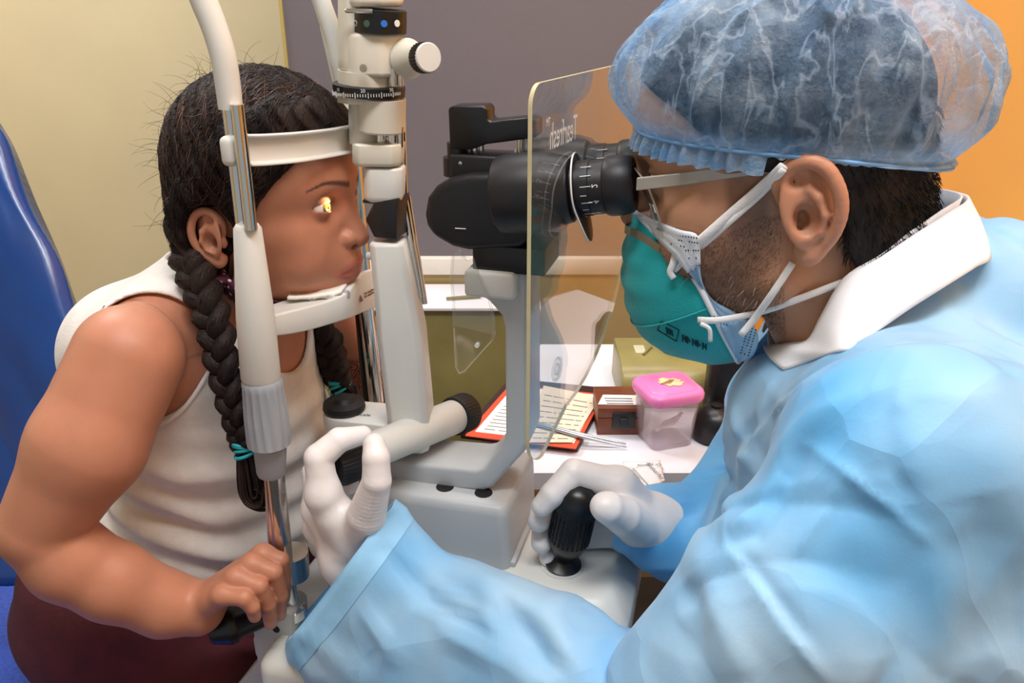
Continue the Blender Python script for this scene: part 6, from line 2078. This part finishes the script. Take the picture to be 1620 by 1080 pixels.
for _ in range(6):   # smooth the cloth
    Gp = G.copy(); Gp[1:-1] = (G[:-2] + 2 * G[1:-1] + G[2:]) / 4
    Gp[:, 1:-1] = (Gp[:, :-2] + 2 * Gp[:, 1:-1] + Gp[:, 2:]) / 4; G = Gp
for i in range(G.shape[0]):
    for j in range(8): G[i, j, 1] -= .0012 * math.sin(j * 2.6)
sm_ = thing('surgical_mask', L(1150, 560, vm), 'pale blue pleated surgical mask under the teal respirator', 'mask')
k_ = int(G.shape[0] * .42)
put('white_upper_panel', grid_mesh('p', G[:k_ + 1], .0012), 'mask_white', sm_)
put('blue_lower_panel', grid_mesh('p', G[k_:], .0012), 'mask_blue', sm_)
# far side of the mask, mirrored
Gm = G.copy(); Gm[:, :, 1] = 2 * vm - Gm[:, :, 1]
put('far_panel', grid_mesh('p', Gm, .0012), 'mask_blue', sm_)
# embossed stitch dots
bm = bmesh.new()
for a, b_, n_ in (((1068, 372), (1102, 376), 9), ((1074, 380), (1103, 384), 8), ((1062, 386), (1082, 390), 5), ((1085, 396), (1105, 396), 6), ((1090, 408), (1105, 408), 5), ((1094, 420), (1106, 420), 4), ((1130, 500), (1160, 505), 7), ((1136, 510), (1150, 514), 4), ((1196, 522), (1184, 562), 10), ((1190, 520), (1178, 560), 10), ((1184, 518), (1172, 558), 10)):
    for k in range(n_):
        x, y = a[0] + (b_[0] - a[0]) * k / (n_ - 1), a[1] + (b_[1] - a[1]) * k / (n_ - 1)
        # nearest cloth point seen at this pixel
        ij = None; bd = 9e9
        for i in range(0, G.shape[0]):
            for j in range(8):
                pp = proj(G[i, j]); dd = (pp[0] - x) ** 2 + (pp[1] - y) ** 2
                if dd < bd: bd, ij = dd, (i, j)
        p = L(x, y, float(G[ij][1]) - .0012)
        add_lathe(bm, p, (0, -1, 0), [(0, .0006), (.0004, .0005)], 6)
put('emboss', bm, 'mask_ink', sm_)['kind'] = 'stuff'
# straps: follow the head surface
def strap(pix, parent, w=.0028, lift=.0035, flat=.45, m='strap'):
    pts = []
    for x, y, *v in pix:
        if v: pts.append(L(x, y, v[0])); continue
        h_ = hit(dtree, x, y); pts.append(L(x, y, (h_.y if h_ is not None else -.08) - lift))
    bm = bmesh.new(); add_tube(bm, spline(pts, 5), w, 8, True, flat=flat, ref=(0, -1, 0))
    return put('strap', bm, m, parent)
strap([(1066, 424, -.078), (1080, 405, -.082), (1110, 378), (1160, 334), (1205, 295), (1240, 262)], rsp, .0032)
strap([(1066, 428, -.079), (1108, 392, -.088), (1155, 350), (1205, 306), (1240, 268)], sm_, .0022)
strap([(1068, 402, -.080), (1064, 418, -.082), (1060, 430, -.082), (1066, 440, -.082)], sm_, .0024)
strap([(1104, 506, -.082), (1140, 506, -.084), (1200, 494), (1260, 474), (1332, 447)], rsp, .0026)
strap([(1108, 512, -.084), (1122, 520, -.085), (1124, 540, -.083)], rsp, .0016)
strap([(1172, 530), (1195, 502), (1225, 460), (1254, 416)], sm_, .0026)

# ---- glasses
M['temple'] = mat('temple', (172, 166, 156), 0.35, metal=.3, var=.05)
M['spec_lens'] = glass('spec_lens', (.95, .94, .93), 1.5, 0.0, .03, (.8, .75, .72), 1.3)
sp = thing('eyeglasses', L(1030, 340, vm), 'rimless eyeglasses with pale straight temples', 'glasses')
bm = bmesh.new()
tp2 = [L(1007, 291, -.085), L(1080, 283, -.090), L(1160, 272, -.094), L(1245, 262, -.097)]
rings = []
for i, p in enumerate(tp2):
    hh = [.0045, .0042, .0038, .0032][i]
    rings.append([p + Vector((0, a, b_)) for a, b_ in ((-.0012, -hh), (.0012, -hh), (.0012, hh), (-.0012, hh))])
add_loft(bm, rings); put('temple', bevel(bm, .0006, 1), 'temple', sp, smooth=False)
bm = bmesh.new(); add_tube(bm, [L(1285, 262, -.094), L(1310, 276, -.092), L(1345, 303, -.088)], [.0035, .0035, .0028], 8, flat=.6); put('temple_tip', bm, 'dev_black', sp)
bm = bmesh.new(); rings = []
for i, p in enumerate(tp2):
    q = Vector((p.x, 2 * vm - p.y, p.z)); rings.append([q + Vector((0, a, b_)) for a, b_ in ((-.0012, -.004), (.0012, -.004), (.0012, .004), (-.0012, .004))])
add_loft(bm, rings); put('temple', bm, 'temple', sp, smooth=False)
for s in (-1, 1):
    # lens outline in the photo plane wraps from the hinge towards the nose
    hinge = L(1008, 290, -.084); 
    G = np.zeros((13, 13, 3)); 
    for i in range(13):
        for j in range(13):
            a = (i / 12 - .5) * 2; b_ = (j / 12 - .5) * 2
            # rounded square
            x_, z_ = a * math.sqrt(1 - b_ * b_ / 2 * .55), b_ * math.sqrt(1 - a * a / 2 * .55)
            y0 = vm - .036 + .0265 * x_ * -1
            u0 = .3215 + .014 * ((y0 - vm) / .06) ** 2 + .010 * (.5 - z_ * .5)
            zc = 1.2115 + .0200 * z_
            G[i, j] = (u0 + .006 * (1 - z_) * .5, y0 if s < 0 else 2 * vm - y0, zc)
    ln_ = put('lens', grid_mesh('lens', G), 'spec_lens', sp)
    bm = bmesh.new(); ring = [Vector(G[i, 0]) for i in range(13)] + [Vector(G[12, j]) for j in range(1, 13)] + [Vector(G[i, 12]) for i in range(11, -1, -1)] + [Vector(G[0, j]) for j in range(11, 0, -1)]
    add_tube(bm, ring + ring[:1], .0008, 6, False); put('lens_edge', bm, 'lens_glass' if False else 'temple', ln_)
bm = bmesh.new(); add_tube(bm, [Vector((.3225, vm - .010, 1.213)), Vector((.3195, vm, 1.217)), Vector((.3225, vm + .010, 1.213))], .0012, 8); put('bridge', bm, 'temple', sp)
lathe_o('nose_pad', L(1033, 352, vm - .012), (1, -.4, 0), [(0, .003), (.001, .0045), (.002, .003)], 'spec_lens', sp, 14)

# ---- bouffant cap
def cap_mat():
    t = NT('cap_film')
    co = tex_coord(t)
    b = t.n('BsdfPrincipled', Roughness=0.45); b.inputs['Specular IOR Level'].default_value = 0.5
    nz = t.n('TexNoise', Scale=26.0, Detail=7.0, Roughness=0.7); t.l(co, nz.inputs['Vector'])
    r = t.n('ValToRGB'); r.color_ramp.elements[0].position = .35; r.color_ramp.elements[0].color = lin((104, 164, 220)); r.color_ramp.elements[1].position = .7; r.color_ramp.elements[1].color = lin((196, 220, 240))
    t.l(nz.outputs['Fac'], r.inputs['Fac']); t.l(r.outputs['Color'], b.inputs['Base Color'])
    n2 = t.n('TexNoise', Scale=120.0, Detail=4.0, Roughness=.7); t.l(co, n2.inputs['Vector'])
    bp = t.n('Bump', Strength=.7, Distance=.003); t.l(n2.outputs['Fac'], bp.inputs['Height']); t.l(bp.outputs['Normal'], b.inputs['Normal'])
    tl_ = t.n('BsdfTranslucent'); t.l(r.outputs['Color'], tl_.inputs['Color'])
    m1 = t.n('MixShader'); m1.inputs[0].default_value = .35; t.l(b.outputs[0], m1.inputs[1]); t.l(tl_.outputs[0], m1.inputs[2])
    tr = t.n('BsdfTransparent'); tr.inputs[0].default_value = (.86, .93, 1, 1)
    at = t.n('Attribute', attribute_name='Thin')
    lw = t.n('LayerWeight', Blend=.35)
    mm = t.n('MapRange'); mm.inputs['From Min'].default_value = 0; mm.inputs['From Max'].default_value = 1; mm.inputs['To Min'].default_value = .80; mm.inputs['To Max'].default_value = .25
    t.l(lw.outputs['Facing'], mm.inputs['Value'])
    ml = t.n('Math', operation='MULTIPLY'); t.l(mm.outputs[0], ml.inputs[0]); t.l(at.outputs['Fac'], ml.inputs[1])
    nm = t.n('MapRange'); nm.inputs['From Min'].default_value = .35; nm.inputs['From Max'].default_value = .65; nm.inputs['To Min'].default_value = 1.15; nm.inputs['To Max'].default_value = .7; t.l(nz.outputs['Fac'], nm.inputs['Value'])
    mpv = t.n('Mapping'); mpv.inputs['Scale'].default_value = (1.0, 1.0, .35); t.l(co, mpv.inputs[0])
    nv = t.n('TexNoise', Scale=42.0, Detail=3.0, Roughness=.5); nv.inputs['Distortion'].default_value = .6; t.l(mpv.outputs[0], nv.inputs['Vector'])
    v1 = t.n('Math', operation='SUBTRACT'); v1.inputs[1].default_value = .5; t.l(nv.outputs['Fac'], v1.inputs[0])
    v2 = t.n('Math', operation='ABSOLUTE'); t.l(v1.outputs[0], v2.inputs[0])
    v3 = t.n('MapRange'); v3.inputs['From Min'].default_value = 0.0; v3.inputs['From Max'].default_value = .035; v3.inputs['To Min'].default_value = .62; v3.inputs['To Max'].default_value = 1.0; t.l(v2.outputs[0], v3.inputs['Value'])
    wv = t.n('MapRange'); wv.inputs['From Min'].default_value = 0.0; wv.inputs['From Max'].default_value = .04; wv.inputs['To Min'].default_value = .45; wv.inputs['To Max'].default_value = 0.0; t.l(v2.outputs[0], wv.inputs['Value'])
    wm = t.n('Mix', data_type='RGBA'); t.l(wv.outputs[0], wm.inputs['Factor']); t.l(r.outputs['Color'], wm.inputs['A']); wm.inputs['B'].default_value = lin((222, 232, 242)); t.l(wm.outputs['Result'], b.inputs['Base Color'])
    nmx = t.n('Math', operation='MULTIPLY'); t.l(nm.outputs[0], nmx.inputs[0]); t.l(v3.outputs[0], nmx.inputs[1]); nm = nmx
    m3 = t.n('Math', operation='MULTIPLY'); m3.use_clamp = True; t.l(ml.outputs[0], m3.inputs[0]); t.l(nm.outputs[0], m3.inputs[1])
    m2 = t.n('MixShader'); t.l(m3.outputs[0], m2.inputs[0]); t.l(m1.outputs[0], m2.inputs[1]); t.l(tr.outputs[0], m2.inputs[2])
    t.l(m2.outputs[0], t.out.inputs['Surface'])
    return t.m
M['cap_film'] = cap_mat()
bF, bB = L(1014, 197, vm), L(1506, 236, vm)
cC = (bF + bB) / 2; aF = (bF - bB) / 2; lat = Vector((0, 1, 0)) * .085
upc = Vector((0, 0, 1))
prf = [(1.030, -.013), (1.022, -.008), (1.004, -.002), (1.0, 0.0), (1.02, .004), (1.07, .012), (1.10, .024), (1.105, .040), (1.05, .060), (.93, .079), (.73, .095), (.48, .105), (.24, .110), (.0, .111)]
pr = spline([Vector((a, b_, 0)) for a, b_ in prf], 7)
NA = 520
G = np.zeros((len(pr), NA, 3)); thin = np.zeros((len(pr), NA))
for i, q in enumerate(pr):
    for j in range(NA):
        ph = 2 * PI * j / NA
        fwd = math.cos(ph); back_ = max(0, -fwd)
        # the film bags out over the forehead and even more at the nape
        bag = math.sin(min(max(q.y / .10, 0), 1) * PI)
        qx = q.x if q.y >= 0 or abs(abs(math.sin(ph))) < .9 else 1 + (q.x - 1) * .2
        mrad = qx * (1 + (.075 if fwd > 0 else .035) * math.sin(2 * ph) ** 2) + .020 * max(0, fwd) + bag * (.085 * back_ ** 2 + .02 * max(0, fwd) ** 2) 
        hh = q.y * (1 - .05 * fwd) + (-q.y * .85 if q.y < 0 else 0) * max(min(1, back_ * 3), 1.0 if -.30 < fwd < .16 else 0) - .004 * back_ ** 2 * (q.y < .03) + .006 * math.exp(-((ph - 1.5 * PI) / .5) ** 2) * 0
        p = cC + aF * (mrad * fwd) + lat * (mrad * math.sin(ph)) + upc * hh
        G[i, j] = p
        thin[i, j] = 0.12 if q.y < .004 else min(1.0, .45 + (q.y - .004) / .02)
V_ = G.reshape(-1, 3).astype(np.float32)
hz = np.repeat(np.array([q.y for q in pr])[:, None], NA, 1).reshape(-1); phs = np.tile(np.arange(NA) * 2 * PI / NA, len(pr))
pleat = np.sin(phs * 64 + 2.2 * np.sin(phs * 7) + 1.5 * np.sin(phs * 17 + 1)) 
amp = (.0016 * np.exp(-(np.maximum(hz, 0) / .014)) * (hz < .04) + .0006 * (hz < .0)) * np.clip(np.cos(phs) + .75, .15, 1)
crum = .0030 * vnoise(V_, 75, 41) + .0020 * vnoise(V_, 150, 42)
ridg = 1 - np.abs(vnoise(V_ * np.array((1.5, 1, .55), dtype=np.float32), 60, 43)) * 2.2
ridg = .0050 * np.clip(ridg, 0, 1) ** 2
meri = .0034 * np.sin(phs * 22 + 3 * np.sin(phs * 3) + hz * 40) * np.exp(-((hz - .05) / .05) ** 2)
off_ = pleat * amp + (crum + ridg + meri) * np.clip((hz - .002) / .02, 0, 1) * np.clip((.126 - hz) / .02, .2, 1)
cc = V3(cC) + np.array((0, 0, .04)); dn = V_ - cc; dn[:, 2] *= .6; dn /= np.linalg.norm(dn, axis=1)[:, None]
V_ = V_ + dn * off_[:, None]
cme = grid_mesh('cap', V_.reshape(G.shape), closed_j=True)
at = cme.attributes.new('Thin', 'FLOAT', 'POINT'); at.data.foreach_set('value', thin.reshape(-1).astype(np.float32))
cap = thing('bouffant_cap', cC - Vector((0, 0, .017)), 'sheer blue crinkled bouffant cap on the examiner', 'cap')
put('film', cme, 'cap_film', cap)
M['cap_band'] = mat('cap_band', (120, 172, 220), .6, var=.08, vscale=60)
bm = bmesh.new()
add_tube(bm, [cC + aF * ((1.008 * (1 + (.075 if math.cos(a) > 0 else .035) * math.sin(2 * a) ** 2) + .02 * max(0, math.cos(a))) * math.cos(a)) + lat * ((1.012 * (1 + (.075 if math.cos(a) > 0 else .035) * math.sin(2 * a) ** 2) + .02 * max(0, math.cos(a))) * math.sin(a)) + upc * (.0005 - .010 * max(0, -math.cos(a)) ** 2) for a in [2 * PI * k / 120 for k in range(121)]], .0013, 8, False)
put('elastic_band', bm, 'cap_band', cap)
ctree = tree_of(cme)
pts = []
for x, y in ((1284, 238), (1320, 206), (1360, 172), (1400, 140), (1440, 110), (1468, 90)):
    h_ = hit(ctree, x, y)
    if h_ is not None: pts.append(L(x, y, h_.y - .003))
if len(pts) > 2:
    bm = bmesh.new(); add_tube(bm, spline(pts, 4), .0026, 8, True, flat=.35, ref=(0, -1, 0)); put('strap', bm, 'strap', rsp)
